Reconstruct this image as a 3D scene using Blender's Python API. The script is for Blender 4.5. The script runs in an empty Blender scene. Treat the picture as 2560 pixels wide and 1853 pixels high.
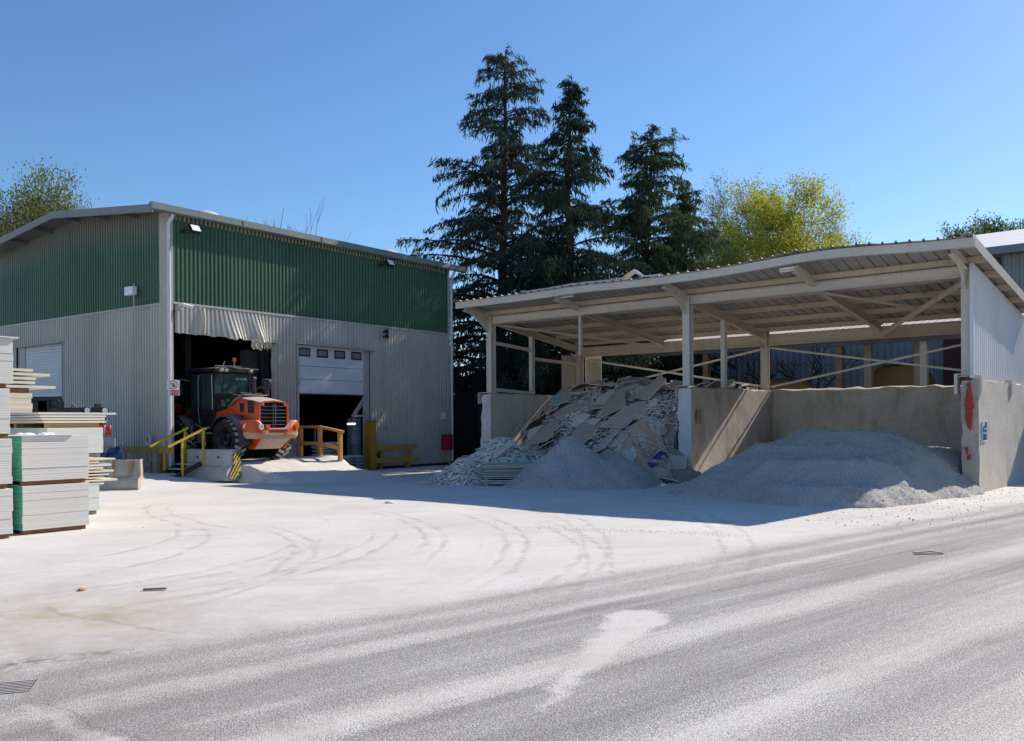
import bpy, bmesh, math, random
import numpy as np
from mathutils import Vector, Matrix, noise as mnoise
R = math.radians
C = bpy.context.scene.collection
random.seed(7)

# ------------------------------------------------------------------ camera, sky, sun, exposure
scene = bpy.context.scene
cam_d = bpy.data.cameras.new('camera'); cam = bpy.data.objects.new('camera', cam_d); C.objects.link(cam)
cam_d.sensor_width = 36; cam_d.lens = 36 * 2253 / 2560
cam_d.shift_y = 0.0506; cam_d.clip_end = 2000; cam_d.clip_start = 0.1
cam.matrix_world = Matrix.Translation((0, 0, 1.7)) @ Matrix.Rotation(R(90), 4, 'X') @ Matrix.Rotation(R(-0.35), 4, 'Z')
scene.camera = cam
SUN_AZ, SUN_EL = R(51.0), R(35.5)
w = bpy.data.worlds.new('World'); scene.world = w; w.use_nodes = True
nt = w.node_tree; nt.nodes.clear()
sky = nt.nodes.new('ShaderNodeTexSky'); sky.sky_type = 'NISHITA'; sky.sun_disc = False
sky.sun_elevation = SUN_EL; sky.sun_rotation = SUN_AZ; sky.air_density = 1.0; sky.dust_density = 0.3; sky.ozone_density = 5.0
sky.altitude = 200
bg = nt.nodes.new('ShaderNodeBackground'); bg.inputs[1].default_value = 0.122
wo = nt.nodes.new('ShaderNodeOutputWorld')
hs = nt.nodes.new('ShaderNodeHueSaturation'); hs.inputs['Saturation'].default_value = 1.10; hs.inputs['Value'].default_value = 1.0
nt.links.new(sky.outputs[0], hs.inputs['Color']); nt.links.new(hs.outputs[0], bg.inputs[0]); nt.links.new(bg.outputs[0], wo.inputs[0])
sd = bpy.data.lights.new('sun', 'SUN'); sd.energy = 5.0; sd.angle = R(0.5); sd.color = (1.0, 0.92, 0.82)
so = bpy.data.objects.new('sun', sd); C.objects.link(so)
SV = Vector((math.sin(SUN_AZ) * math.cos(SUN_EL), math.cos(SUN_AZ) * math.cos(SUN_EL), math.sin(SUN_EL)))
so.rotation_euler = SV.to_track_quat('Z', 'Y').to_euler(); so.location = (30, 30, 40)
scene.view_settings.view_transform = 'Standard'; scene.view_settings.look = 'None'
scene.view_settings.exposure = 0.30; scene.view_settings.gamma = 1
scene.cycles.max_bounces = 6; scene.cycles.transparent_max_bounces = 8

# ------------------------------------------------------------------ node helper
class NT:
    def __init__(s, name):
        s.m = bpy.data.materials.new(name); s.m.use_nodes = True
        s.t = s.m.node_tree; s.t.nodes.clear(); s._obj = None; s._geo = None
    def node(s, t, **kw):
        n = s.t.nodes.new(t)
        for k, v in kw.items(): setattr(n, k, v)
        return n
    def put(s, sock, v):
        if hasattr(v, 'links'): s.t.links.new(v, sock)
        elif isinstance(v, (tuple, list)) and len(v) == 3 and sock.type == 'RGBA': sock.default_value = (*v, 1)
        else: sock.default_value = v
    def obj(s):
        if not s._obj: s._obj = s.node('ShaderNodeTexCoord').outputs['Object']
        return s._obj
    def geo(s, name):
        if not s._geo: s._geo = s.node('ShaderNodeNewGeometry')
        return s._geo.outputs[name]
    def math(s, op, a, b=0.0, c=None, clamp=False):
        n = s.node('ShaderNodeMath', operation=op, use_clamp=clamp); s.put(n.inputs[0], a); s.put(n.inputs[1], b)
        if c is not None: s.put(n.inputs[2], c)
        return n.outputs[0]
    def vmath(s, op, a, b=(0, 0, 0)):
        n = s.node('ShaderNodeVectorMath', operation=op); s.put(n.inputs[0], a); s.put(n.inputs[1], b)
        return n.outputs['Value'] if op in ('DOT_PRODUCT', 'LENGTH', 'DISTANCE') else n.outputs['Vector']
    def dot(s, a, b): return s.vmath('DOT_PRODUCT', a, b)
    def sep(s, v):
        n = s.node('ShaderNodeSeparateXYZ'); s.put(n.inputs[0], v); return n.outputs
    def comb(s, x, y, z=0.0):
        n = s.node('ShaderNodeCombineXYZ')
        for i, v in enumerate((x, y, z)): s.put(n.inputs[i], v)
        return n.outputs[0]
    def scale(s, v, k):
        n = s.node('ShaderNodeVectorMath', operation='MULTIPLY'); s.put(n.inputs[0], v); s.put(n.inputs[1], k); return n.outputs[0]
    def noise(s, scale, detail=4, rough=0.55, vec=None, dist=0.0, col=False):
        n = s.node('ShaderNodeTexNoise'); s.put(n.inputs['Vector'], vec if vec is not None else s.obj())
        n.inputs['Scale'].default_value = scale; n.inputs['Detail'].default_value = detail
        n.inputs['Roughness'].default_value = rough; n.inputs['Distortion'].default_value = dist
        return n.outputs['Color' if col else 'Fac']
    def voro(s, scale, vec=None, feature='F1', out='Distance'):
        n = s.node('ShaderNodeTexVoronoi', feature=feature); s.put(n.inputs['Vector'], vec if vec is not None else s.obj())
        n.inputs['Scale'].default_value = scale
        return n.outputs[out]
    def ss(s, v, a, b, lo=0.0, hi=1.0):
        n = s.node('ShaderNodeMapRange', interpolation_type='SMOOTHSTEP'); s.put(n.inputs['Value'], v)
        if a > b: a, b, lo, hi = b, a, hi, lo
        for k, x in (('From Min', a), ('From Max', b), ('To Min', lo), ('To Max', hi)): n.inputs[k].default_value = x
        return n.outputs['Result']
    def mix(s, f, a, b, blend='MIX'):
        n = s.node('ShaderNodeMix', data_type='RGBA', blend_type=blend); n.clamp_factor = True
        s.put(n.inputs[0], f); s.put(n.inputs[6], a); s.put(n.inputs[7], b); return n.outputs[2]
    def bump(s, h, strength=0.3, dist=0.02):
        n = s.node('ShaderNodeBump'); s.put(n.inputs['Height'], h); n.inputs['Strength'].default_value = strength
        n.inputs['Distance'].default_value = dist; return n.outputs[0]
    def out(s, col, rough=0.7, metal=0.0, normal=None, spec=0.4, **kw):
        b = s.node('ShaderNodeBsdfPrincipled'); s.put(b.inputs['Base Color'], col); s.put(b.inputs['Roughness'], rough)
        s.put(b.inputs['Metallic'], metal); b.inputs['Specular IOR Level'].default_value = spec
        for k, v in kw.items(): s.put(b.inputs[k.replace('_', ' ')], v)
        if normal is not None: s.put(b.inputs['Normal'], normal)
        o = s.node('ShaderNodeOutputMaterial'); s.t.links.new(b.outputs[0], o.inputs[0]); return s.m

DUST = (0.62, 0.60, 0.57)
def surf(name, c1, c2, scale=3.0, rough=0.7, bump=0.0, bscale=None, metal=0.0, dust=0.0, spec=0.35, rand=0.0, streak=0.0, streakc=(0.1, 0.08, 0.06)):
    """general procedural paint / stone / wood: two tones in cloudy patches, fine grain, optional settled dust and rust streaks"""
    t = NT(name)
    a = t.noise(scale, 6, 0.6); g = t.noise(scale * 14, 3, 0.6)
    f = t.math('ADD', t.math('MULTIPLY', t.ss(a, 0.3, 0.7), 0.75), t.math('MULTIPLY', g, 0.25))
    col = t.mix(f, c1, c2)
    if rand:
        oi = t.node('ShaderNodeObjectInfo').outputs['Random']
        col = t.mix(1.0, col, t.comb(*(t.math('MULTIPLY_ADD', oi, 2 * rand, 1 - rand),) * 3), 'MULTIPLY')
    if streak:
        sv = t.scale(t.obj(), (9, 9, 0.5)); sn = t.noise(1.0, 4, 0.6, sv)
        col = t.mix(t.math('MULTIPLY', t.ss(sn, 0.52, 0.72), streak), col, streakc)
    if dust:
        nz = t.sep(t.geo('Normal'))[2]
        dn = t.noise(scale * 2.2, 5, 0.65)
        d = t.math('MULTIPLY', t.math('ADD', t.ss(nz, 0.3, 0.95), t.math('MULTIPLY', t.ss(dn, 0.5, 0.8), 0.25)), dust, clamp=True)
        col = t.mix(d, col, DUST)
    nrm = t.bump(t.noise(bscale or scale * 8, 5, 0.6), bump, 0.02) if bump else None
    return t.out(col, rough, metal, nrm, spec)

# ------------------------------------------------------------------ mesh helper
def V(*a): return Vector(a if len(a) > 1 else a[0])
class MB:
    def __init__(s): s.v = []; s.f = []; s.mi = []
    def add(s, vs, fs, mi=0):
        o = len(s.v); s.v += [tuple(x) for x in vs]
        for f in fs: s.f.append([o + i for i in f]); s.mi.append(mi)
        return s
    def box(s, x0, x1, y0, y1, z0, z1, mi=0):
        vs = [(x, y, z) for z in (z0, z1) for y in (y0, y1) for x in (x0, x1)]
        return s.add(vs, [(0, 2, 3, 1), (4, 5, 7, 6), (0, 1, 5, 4), (2, 6, 7, 3), (0, 4, 6, 2), (1, 3, 7, 5)], mi)
    def bar(s, p, q, w, h, up=(0, 0, 1), mi=0):
        p, q = V(*p), V(*q); d = (q - p).normalized(); u = V(*up)
        if abs(d.dot(u)) > 0.99: u = V(0, 1, 0)
        sd = d.cross(u).normalized(); u = sd.cross(d).normalized()
        vs = [a + sd * (w / 2 * i) + u * (h / 2 * j) for a in (p, q) for j in (-1, 1) for i in (-1, 1)]
        return s.add(vs, [(0, 2, 3, 1), (4, 5, 7, 6), (0, 1, 5, 4), (2, 6, 7, 3), (0, 4, 6, 2), (1, 3, 7, 5)], mi)
    def ibeam(s, p, q, w, h, tf=0.016, tw=0.01, up=(0, 0, 1), mi=0):
        p, q = V(*p), V(*q); d = (q - p).normalized(); u = V(*up)
        if abs(d.dot(u)) > 0.99: u = V(0, 1, 0)
        sd = d.cross(u).normalized(); u = sd.cross(d).normalized(); o = u * (h / 2 - tf / 2)
        s.bar(p + o, q + o, w, tf, u, mi); s.bar(p - o, q - o, w, tf, u, mi)
        return s.bar(p, q, tw, h - 2 * tf - 0.002, u, mi)
    def tube(s, pts, r, n=8, mi=0, caps=True):
        pts = [V(*p) for p in pts]; rs = r if isinstance(r, (list, tuple)) else [r] * len(pts)
        rings = []; prev = None
        for i, p in enumerate(pts):
            d = (pts[min(i + 1, len(pts) - 1)] - pts[max(i - 1, 0)]).normalized()
            a = prev if prev is not None else (V(0, 0, 1) if abs(d.z) < 0.9 else V(1, 0, 0))
            x = (a - d * a.dot(d)).normalized(); prev = x; y = d.cross(x)
            rings.append([p + (x * math.cos(2 * math.pi * k / n) + y * math.sin(2 * math.pi * k / n)) * rs[i] for k in range(n)])
        vs = [v for rg in rings for v in rg]; fs = []
        for i in range(len(pts) - 1):
            for k in range(n): fs.append((i * n + k, i * n + (k + 1) % n, (i + 1) * n + (k + 1) % n, (i + 1) * n + k))
        if caps: fs += [tuple(range(n - 1, -1, -1)), tuple((len(pts) - 1) * n + k for k in range(n))]
        return s.add(vs, fs, mi)
    def lathe(s, prof, n=24, center=(0, 0, 0), axis='Z', mi=0):
        c = V(*center); vs = []
        for r, z in prof:
            for k in range(n):
                a = 2 * math.pi * k / n; u, v = r * math.cos(a), r * math.sin(a)
                vs.append(c + (V(u, v, z) if axis == 'Z' else V(z, u, v) if axis == 'X' else V(v, z, u)))
        fs = []
        for i in range(len(prof) - 1):
            for k in range(n): fs.append((i * n + k, i * n + (k + 1) % n, (i + 1) * n + (k + 1) % n, (i + 1) * n + k))
        return s.add(vs, fs, mi)
    def prism(s, poly, a0, a1, fn, mi=0):
        """poly: 2-D outline, extruded from a0 to a1; fn(u, v, a) -> point"""
        n = len(poly); vs = [fn(u, v, a) for a in (a0, a1) for u, v in poly]
        return s.add(vs, [tuple(range(n - 1, -1, -1)), tuple(range(n, 2 * n))] + [(i, (i + 1) % n, n + (i + 1) % n, n + i) for i in range(n)], mi)
    def grid(s, pts, mi=0):
        """pts[i][j] -> quads"""
        n, m = len(pts), len(pts[0]); vs = [p for row in pts for p in row]
        return s.add(vs, [(i * m + j, i * m + j + 1, (i + 1) * m + j + 1, (i + 1) * m + j) for i in range(n - 1) for j in range(m - 1)], mi)
    def build(s, name, mats, parent=None, loc=(0, 0, 0), rotz=0.0, smooth=False, bevel=0.0, solid=0.0):
        me = bpy.data.meshes.new(name); me.from_pydata(s.v, [], s.f)
        mats = mats if isinstance(mats, (list, tuple)) else [mats]
        for m in mats: me.materials.append(m)
        if len(mats) > 1: me.polygons.foreach_set('material_index', s.mi)
        bm = bmesh.new(); bm.from_mesh(me); bmesh.ops.recalc_face_normals(bm, faces=bm.faces); bm.to_mesh(me); bm.free()
        if smooth: me.polygons.foreach_set('use_smooth', [True] * len(me.polygons)); me.set_sharp_from_angle(angle=R(smooth if smooth > 1 else 40))
        me.update(); o = bpy.data.objects.new(name, me); C.objects.link(o)
        o.location = loc; o.rotation_euler = (0, 0, rotz)
        if parent: o.parent = parent
        if solid: md = o.modifiers.new('t', 'SOLIDIFY'); md.thickness = solid; md.offset = 0
        if bevel: md = o.modifiers.new('b', 'BEVEL'); md.width = bevel; md.segments = 2; md.limit_method = 'ANGLE'; md.angle_limit = R(40)
        return o
def tag(o, label, cat, group=None, kind=None):
    if label: o['label'] = label
    if cat: o['category'] = cat
    if group: o['group'] = group
    if kind: o['kind'] = kind
    return o
def thing(name, label, cat, loc=(0, 0, 0), rotz=0.0, group=None):
    o = bpy.data.objects.new(name, None); C.objects.link(o); o.location = loc; o.rotation_euler = (0, 0, rotz); o.empty_display_size = 0.2
    return tag(o, label, cat, group)
def struct(o): o['kind'] = 'structure'; return o
def copy_tree(o, parent=None, loc=None, rotz=None, label=None):
    c = o.copy(); C.objects.link(c)
    if parent: c.parent = parent
    if loc is not None: c.location = loc
    if rotz is not None: c.rotation_euler = (0, 0, rotz)
    if label: c['label'] = label
    for ch in list(o.children): copy_tree(ch, c)
    return c
def text_mesh(name, body, size, mat, parent, mw, thick=0.002, align='CENTER', space=1.0):
    cu = bpy.data.curves.new('txt', 'FONT'); cu.body = body; cu.size = size; cu.align_x = align; cu.align_y = 'CENTER'; cu.extrude = thick; cu.space_line = space
    cu.resolution_u = 2
    t = bpy.data.objects.new('txt', cu); C.objects.link(t)
    dg = bpy.context.evaluated_depsgraph_get(); me = bpy.data.meshes.new_from_object(t.evaluated_get(dg))
    bpy.data.objects.remove(t); me.name = name; me.materials.clear(); me.materials.append(mat)
    o = bpy.data.objects.new(name, me); C.objects.link(o); o.parent = parent; o.matrix_local = mw
    return o
def frame(origin, xdir, ydir):
    x, y = V(*xdir).normalized(), V(*ydir).normalized(); z = x.cross(y)
    m = Matrix((x, y, z)).transposed().to_4x4(); m.translation = V(*origin); return m
def fbm(x, y, z=0.0, o=4): return mnoise.fractal(V(x, y, z), 1.0, 2.0, o)
def smooth(a, b, x):
    t = max(0.0, min(1.0, (x - a) / (b - a))); return t * t * (3 - 2 * t)

# ------------------------------------------------------------------ plan of the place
MO, MU, MV = V(-10.02, 26.5), V(0.5971, 0.8022), V(-0.8022, 0.5971)          # hall: corner, along long wall, inward
MA = math.atan2(MU.y, MU.x)
SO, SU, SW = V(5.07, 25.5), V(0.7626, -0.6468), V(0.6468, 0.7626)            # shelter: middle wall front, along front, inward
SA = math.atan2(SU.y, SU.x)
def mw(x, y): p = MO + MU * x + MV * y; return p
def sw(x, y): p = SO + SU * x + SW * y; return p
def to_m(X, Y): d = V(X, Y) - MO; return d.dot(MU), d.dot(MV)
def to_s(X, Y): d = V(X, Y) - SO; return d.dot(SU), d.dot(SW)
def ground_h(X, Y):
    x, y = to_m(X, Y)
    a = smooth(3.2, 0.6, math.hypot((x + 1.2) * 0.9, (y - 0.3) if y < 0.3 else (y - 0.3) * 0.25))
    h = 0.30 * a
    return h
# ------------------------------------------------------------------ materials
M = {}
def ground_material():
    t = NT('dusty_ground'); p = t.obj()
    rd = (0.7474, 0.6644, 0.0)
    a = t.dot(p, rd); n = t.math('ADD', t.dot(p, (0.6644, -0.7474, 0.0)), 0.7474 * 9.03)      # along / across the road
    wob = t.math('MULTIPLY', t.math('SUBTRACT', t.noise(0.35, 4, 0.6), 0.5), 0.9)
    n2 = t.math('ADD', n, wob)
    # dust: tyre-dragged streaks parallel to the road
    st = t.noise(1.0, 5, 0.62, t.comb(t.math('MULTIPLY', a, 0.07), t.math('MULTIPLY', n, 1.7)))
    st2 = t.noise(1.0, 4, 0.6, t.comb(t.math('MULTIPLY', a, 0.16), t.math('MULTIPLY', n, 6.0), 3.0))
    def band(c, wd, amp, lo=None):
        d = t.math('ABSOLUTE', t.math('SUBTRACT', t.math('ADD', n, t.math('MULTIPLY', wob, 0.35)), c))
        return t.math('MULTIPLY', t.ss(d, wd, 0.0), amp)
    bands = None
    for c, wd, amp in ((0.35, 0.4, 0.30), (0.95, 0.25, 0.40), (2.27, 0.38, 0.55), (3.75, 0.38, 0.42), (4.9, 0.4, 0.32), (6.3, 0.6, 0.25)):
        b = band(c, wd, amp); bands = b if bands is None else t.math('MAXIMUM', bands, b)
    def seg(p0, p1, r0, r1, soft):
        """distance to a widening segment -> mask"""
        d = V(p1[0] - p0[0], p1[1] - p0[1]); L = d.length; d /= L
        q = t.vmath('SUBTRACT', p, (p0[0], p0[1], 0)); q = t.vmath('ADD', q, t.scale(t.vmath('SUBTRACT', t.noise(2.2, 4, 0.6, col=True), (0.5, 0.5, 0.5)), (0.35, 0.35, 0)))
        u = t.math('DIVIDE', t.dot(q, (d.x, d.y, 0)), L); uc = t.math('MINIMUM', t.math('MAXIMUM', u, 0.0), 1.0)
        cl = t.comb(t.math('MULTIPLY', uc, d.x * L), t.math('MULTIPLY', uc, d.y * L), 0.0)
        qf = t.comb(t.sep(q)[0], t.sep(q)[1], 0.0)
        dist = t.vmath('DISTANCE', qf, cl)
        rad = t.math('MULTIPLY_ADD', uc, r1 - r0, r0)
        return t.ss(t.math('SUBTRACT', dist, rad), soft, -soft)
    spill = t.math('MULTIPLY', seg((0.14, 5.3), (1.08, 7.85), 0.0, 0.27, 0.10), 0.92)
    spill2 = t.math('MULTIPLY', seg((-1.85, 5.05), (-1.35, 5.5), 0.05, 0.08, 0.14), 0.6)
    seam = seg((-2.95, 5.42), (-1.95, 4.62), 0.05, 0.05, 0.05)
    road = t.math('ADD', t.math('MULTIPLY', t.ss(st, 0.38, 0.75), 0.38), t.math('MULTIPLY', t.ss(st2, 0.45, 0.8), 0.22))
    road = t.math('ADD', road, bands)
    road = t.math('MAXIMUM', t.math('MAXIMUM', road, spill), t.math('MAXIMUM', spill2, t.math('MULTIPLY', seam, 0.8)))
    edge = t.ss(n2, 0.55, -0.75)                               # 1 = yard, 0 = road
    gr = t.noise(120, 2, 0.7); gr2 = t.voro(95)
    grain = t.math('ADD', t.math('MULTIPLY', gr, 0.65), t.math('MULTIPLY', gr2, 0.5))
    gm = t.ss(grain, 0.36, 0.72)                               # stones of the asphalt
    dustf = t.math('MAXIMUM', t.math('MULTIPLY', road, 0.85), edge)
    # dust lies between the stones first
    cover = t.ss(t.math('ADD', t.math('MULTIPLY', dustf, 1.25), t.math('MULTIPLY', t.math('SUBTRACT', gm, 0.5), 0.75)), 0.05, 0.95)
    asph = t.mix(gm, (0.18, 0.170, 0.161), (0.385, 0.366, 0.348))
    asph = t.mix(t.math('MULTIPLY', t.ss(st, 0.52, 0.34), 0.42), asph, (0.115, 0.105, 0.10))
    asph = t.mix(t.math('MULTIPLY', t.ss(t.noise(0.7, 4, 0.6), 0.4, 0.7), 0.30), asph, (0.19, 0.175, 0.165))
    # yard: packed plaster dust, worn by tyres
    cl = t.noise(0.45, 6, 0.62); fine = t.noise(6.0, 6, 0.7)
    yard = t.mix(t.ss(cl, 0.3, 0.75), (0.67, 0.64, 0.595), (0.57, 0.535, 0.49))
    yard = t.mix(t.math('MULTIPLY', t.ss(fine, 0.52, 0.75), 0.38), yard, (0.42, 0.38, 0.345))
    dr = t.noise(1.0, 6, 0.7, t.comb(t.math('MULTIPLY', t.dot(p, (0.95, 0.3, 0)), 0.35), t.math('MULTIPLY', t.dot(p, (-0.3, 0.95, 0)), 2.4), 5.0))
    yard = t.mix(t.math('MULTIPLY', t.ss(dr, 0.50, 0.72), t.ss(t.noise(0.25, 3, 0.6), 0.38, 0.62, 0.12, 0.62)), yard, (0.44, 0.395, 0.355))
    yard = t.mix(t.math('MULTIPLY', t.math('MULTIPLY', t.ss(t.sep(p)[1], 12.5, 7.0), t.ss(t.sep(p)[0], 0.5, -4.0)), t.ss(t.noise(0.9, 6, 0.7), 0.3, 0.7, 0.15, 0.75)), yard, (0.42, 0.365, 0.31))
    sp = t.voro(9.0); spm = t.math('MULTIPLY', t.ss(sp, 0.10, 0.04), t.ss(t.noise(1.3, 3, 0.6), 0.5, 0.6))
    yard = t.mix(t.math('MULTIPLY', spm, 0.55), yard, (0.30, 0.27, 0.24))
    tr = None
    wv = t.vmath('ADD', t.comb(t.sep(p)[0], t.sep(p)[1], 0.0), t.scale(t.vmath('SUBTRACT', t.noise(0.8, 3, 0.6, col=True), (0.5, 0.5, 0.5)), (0.30, 0.30, 0)))
    arcs = [(-9.6, 12.4, 8.35, 0.05, -8, 42), (-9.6, 12.4, 8.62, 0.05, -14, 45), (-10.2, 12.6, 10.1, 0.05, -20, 28), (-10.2, 12.6, 10.4, 0.05, -22, 25),
            (-9.0, 10.8, 6.2, 0.05, -25, 40), (-9.0, 10.8, 6.45, 0.05, -28, 44), (-9.4, 12.2, 5.0, 0.05, -30, 30), (-12.6, 13.5, 13.6, 0.05, -22, 14), (-12.6, 13.5, 13.95, 0.05, -20, 16),
            (-12, 15.5, 15.2, 0.05, -24, 10), (-12, 15.5, 15.6, 0.05, -26, 8), (-8.2, 13.0, 6.1, 0.05, -50, 20), (-8.2, 13.0, 6.45, 0.05, -52, 18), (-11, 11.5, 11.9, 0.05, -18, 20), (-11, 11.5, 12.2, 0.05, -16, 22),
            (-7.5, 12.5, 4.4, 0.05, -60, 10), (-7.5, 12.5, 4.7, 0.05, -58, 14), (2.5, 22, 10.2, 0.05, 195, 235), (2.5, 22, 10.6, 0.05, 192, 232), (-9, 13, 3.9, 0.05, -40, 30)]
    for cx, cy, r, wd, a0, a1 in arcs:
        q = t.vmath('SUBTRACT', wv, (cx, cy, 0)); L = t.vmath('LENGTH', q)
        rg = t.ss(t.math('ABSOLUTE', t.math('SUBTRACT', L, r)), wd * 1.7, 0.0)
        am = R((a0 + a1) / 2); ha = R((a1 - a0) / 2)
        cs = t.math('DIVIDE', t.dot(q, (math.cos(am), math.sin(am), 0)), L)
        m = t.math('MULTIPLY', rg, t.ss(cs, math.cos(ha), math.cos(ha * 0.6)))
        tr = m if tr is None else t.math('MAXIMUM', tr, m)
    q = t.vmath('SUBTRACT', wv, (-10.5, 13.0, 0)); L = t.vmath('LENGTH', q); hz = t.noise(1.0, 4, 0.7, t.comb(t.math('MULTIPLY', L, 5.5), t.math('MULTIPLY', t.dot(wv, (0.1, 0.35, 0)), 1.0)))
    tr = t.math('MAXIMUM', tr, t.math('MULTIPLY', t.math('MULTIPLY', t.ss(hz, 0.58, 0.70), 0.55), t.ss(L, 4.0, 6.0)))
    brk = t.ss(t.noise(1.7, 5, 0.7), 0.36, 0.62)
    yard = t.mix(t.math('MULTIPLY', t.math('MULTIPLY', tr, brk), 0.58), yard, (0.40, 0.335, 0.285))
    br = t.math('MULTIPLY', seg((-5.6, 8.1), (-3.6, 8.0), 0.3, 0.15, 0.9), t.ss(t.noise(2.4, 5, 0.7), 0.36, 0.62))
    yard = t.mix(t.math('MULTIPLY', br, 0.9), yard, (0.36, 0.25, 0.13))
    crack = t.math('MULTIPLY', seg((-4.4, 8.35), (-2.7, 7.3), 0.015, 0.01, 0.03), 0.6)
    yard = t.mix(crack, yard, (0.33, 0.26, 0.21))
    grav = t.math('MULTIPLY', seg((0.2, 14.6), (3.2, 13.4), 0.05, 0.05, 0.28), t.ss(t.noise(22, 3, 0.7), 0.5, 0.62))
    yard = t.mix(t.math('MULTIPLY', grav, 0.7), yard, (0.36, 0.33, 0.29))
    dk = t.math('MULTIPLY', seg((-3.75, 6.25), (-3.0, 6.75), 0.10, 0.02, 0.22), t.ss(t.noise(9, 4, 0.7), 0.38, 0.6))
    grime = t.math('MULTIPLY', t.math('MULTIPLY', t.ss(n2, -1.6, -0.1), t.ss(a, 4.5, 0.5)), t.ss(t.noise(3.5, 5, 0.7), 0.35, 0.75))
    col = t.mix(cover, asph, yard)
    col = t.mix(t.math('MULTIPLY', grime, 0.8), col, (0.27, 0.24, 0.22))
    col = t.mix(t.math('MULTIPLY', dk, 0.85), col, (0.06, 0.05, 0.04))
    ck = t.math('MULTIPLY', seg((-2.86, 5.50), (-1.75, 4.60), 0.0, 0.0, 0.02), t.ss(t.noise(14, 3, 0.6), 0.38, 0.5))
    col = t.mix(t.math('MULTIPLY', ck, 0.8), col, (0.07, 0.065, 0.06))
    h = t.math('ADD', t.math('MULTIPLY', fine, 0.6), t.math('MULTIPLY', t.math('MULTIPLY', gm, t.math('SUBTRACT', 1.0, edge)), 0.35))
    h = t.math('SUBTRACT', h, t.math('MULTIPLY', tr, 0.25))
    return t.out(col, 0.9, 0.0, t.bump(h, 0.35, 0.03), 0.15)
M['ground'] = ground_material()

def cladding(name, c1, c2, top_z=None, fade=None):
    t = NT(name); p = t.obj(); s = t.sep(p)
    a = t.noise(0.6, 5, 0.6); col = t.mix(t.ss(a, 0.3, 0.7), c1, c2)
    sv = t.noise(1.0, 5, 0.65, t.scale(p, (6, 6, 0.35)))
    col = t.mix(t.math('MULTIPLY', t.ss(sv, 0.5, 0.78), 0.35), col, tuple(x * 0.62 + 0.02 for x in c1))
    col = t.mix(t.math('MULTIPLY', t.ss(t.noise(18, 3, 0.6), 0.5, 0.8), 0.18), col, (0.42, 0.40, 0.37))
    wn = t.node('ShaderNodeTexWhiteNoise', noise_dimensions='1D'); t.put(wn.inputs['W'], t.math('FLOOR', t.math('MULTIPLY', t.math('ADD', s[0], t.math('MULTIPLY', s[1], 1.0)), 1.02)))
    k = t.math('MULTIPLY_ADD', wn.outputs['Value'], 0.16, 0.90); col = t.mix(1.0, col, t.comb(k, k, k), 'MULTIPLY')
    spl = t.math('MULTIPLY', t.ss(t.math('ADD', s[2], t.math('MULTIPLY', t.noise(2.5, 5, 0.7), 0.9)), 1.35, 0.45), 0.6)
    col = t.mix(spl, col, (0.46, 0.43, 0.395))
    if fade:      # greyer towards the verge, with an uneven edge
        zz = t.math('ADD', s[2], t.math('MULTIPLY', t.math('ABSOLUTE', t.math('SUBTRACT', s[1], 5.4)), 0.106))
        f = t.ss(t.math('ADD', zz, t.math('MULTIPLY', t.math('SUBTRACT', t.noise(1.2, 5, 0.7, t.scale(p, (3, 3, .4))), 0.5), 1.2)), 7.15, 8.4)
        col = t.mix(t.math('MULTIPLY', f, 0.7), col, (0.20, 0.19, 0.17))
    return t.out(col, 0.48, 0.0, t.bump(t.noise(2.0, 3, 0.5), 0.08, 0.03), 0.4)
M['green'] = cladding('green_cladding', (0.042, 0.106, 0.054), (0.054, 0.130, 0.068))
M['green_gable'] = cladding('green_gable_cladding', (0.042, 0.106, 0.054), (0.054, 0.130, 0.068), fade=True)
M['grey'] = cladding('grey_cladding', (0.42, 0.40, 0.35), (0.48, 0.455, 0.40))
M['trim'] = surf('grey_trim', (0.36, 0.345, 0.32), (0.42, 0.405, 0.375), 1.5, 0.5, streak=0.25)
M['fascia'] = surf('brown_grey_fascia', (0.19, 0.18, 0.165), (0.23, 0.215, 0.20), 1.0, 0.5, streak=0.2)
M['gutter'] = surf('green_grey_gutter', (0.12, 0.16, 0.145), (0.17, 0.205, 0.19), 1.2, 0.5, streak=0.35)
M['roof'] = surf('grey_roof_sheet', (0.22, 0.22, 0.22), (0.30, 0.30, 0.29), 0.8, 0.5)
M['pipe'] = surf('light_downpipe', (0.55, 0.54, 0.55), (0.62, 0.61, 0.61), 2.0, 0.4)
M['dome'] = surf('opal_dome', (0.62, 0.60, 0.57), (0.70, 0.68, 0.65), 2.0, 0.35)
M['door'] = surf('white_door_panel', (0.50, 0.53, 0.54), (0.58, 0.60, 0.60), 1.2, 0.5, streak=0.25, streakc=(0.3, 0.3, 0.3))
M['dark'] = surf('shade_dark_lining', (0.010, 0.010, 0.011), (0.020, 0.019, 0.018), 1.5, 0.85)  # near-black stands in for shade inside the hall and the drain
M['dark2'] = surf('dark_steel', (0.018, 0.018, 0.02), (0.035, 0.035, 0.036), 2.5, 0.6, dust=0.12)
M['window'] = surf('grey_plastic_pane', (0.14, 0.15, 0.16), (0.20, 0.20, 0.21), 4, 0.25)
M['rubber'] = surf('rubber_seal', (0.015, 0.015, 0.015), (0.03, 0.03, 0.03), 5, 0.7)
M['foam'] = surf('torn_insulation', (0.55, 0.48, 0.36), (0.42, 0.36, 0.27), 9, 0.95, bump=0.6)
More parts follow.
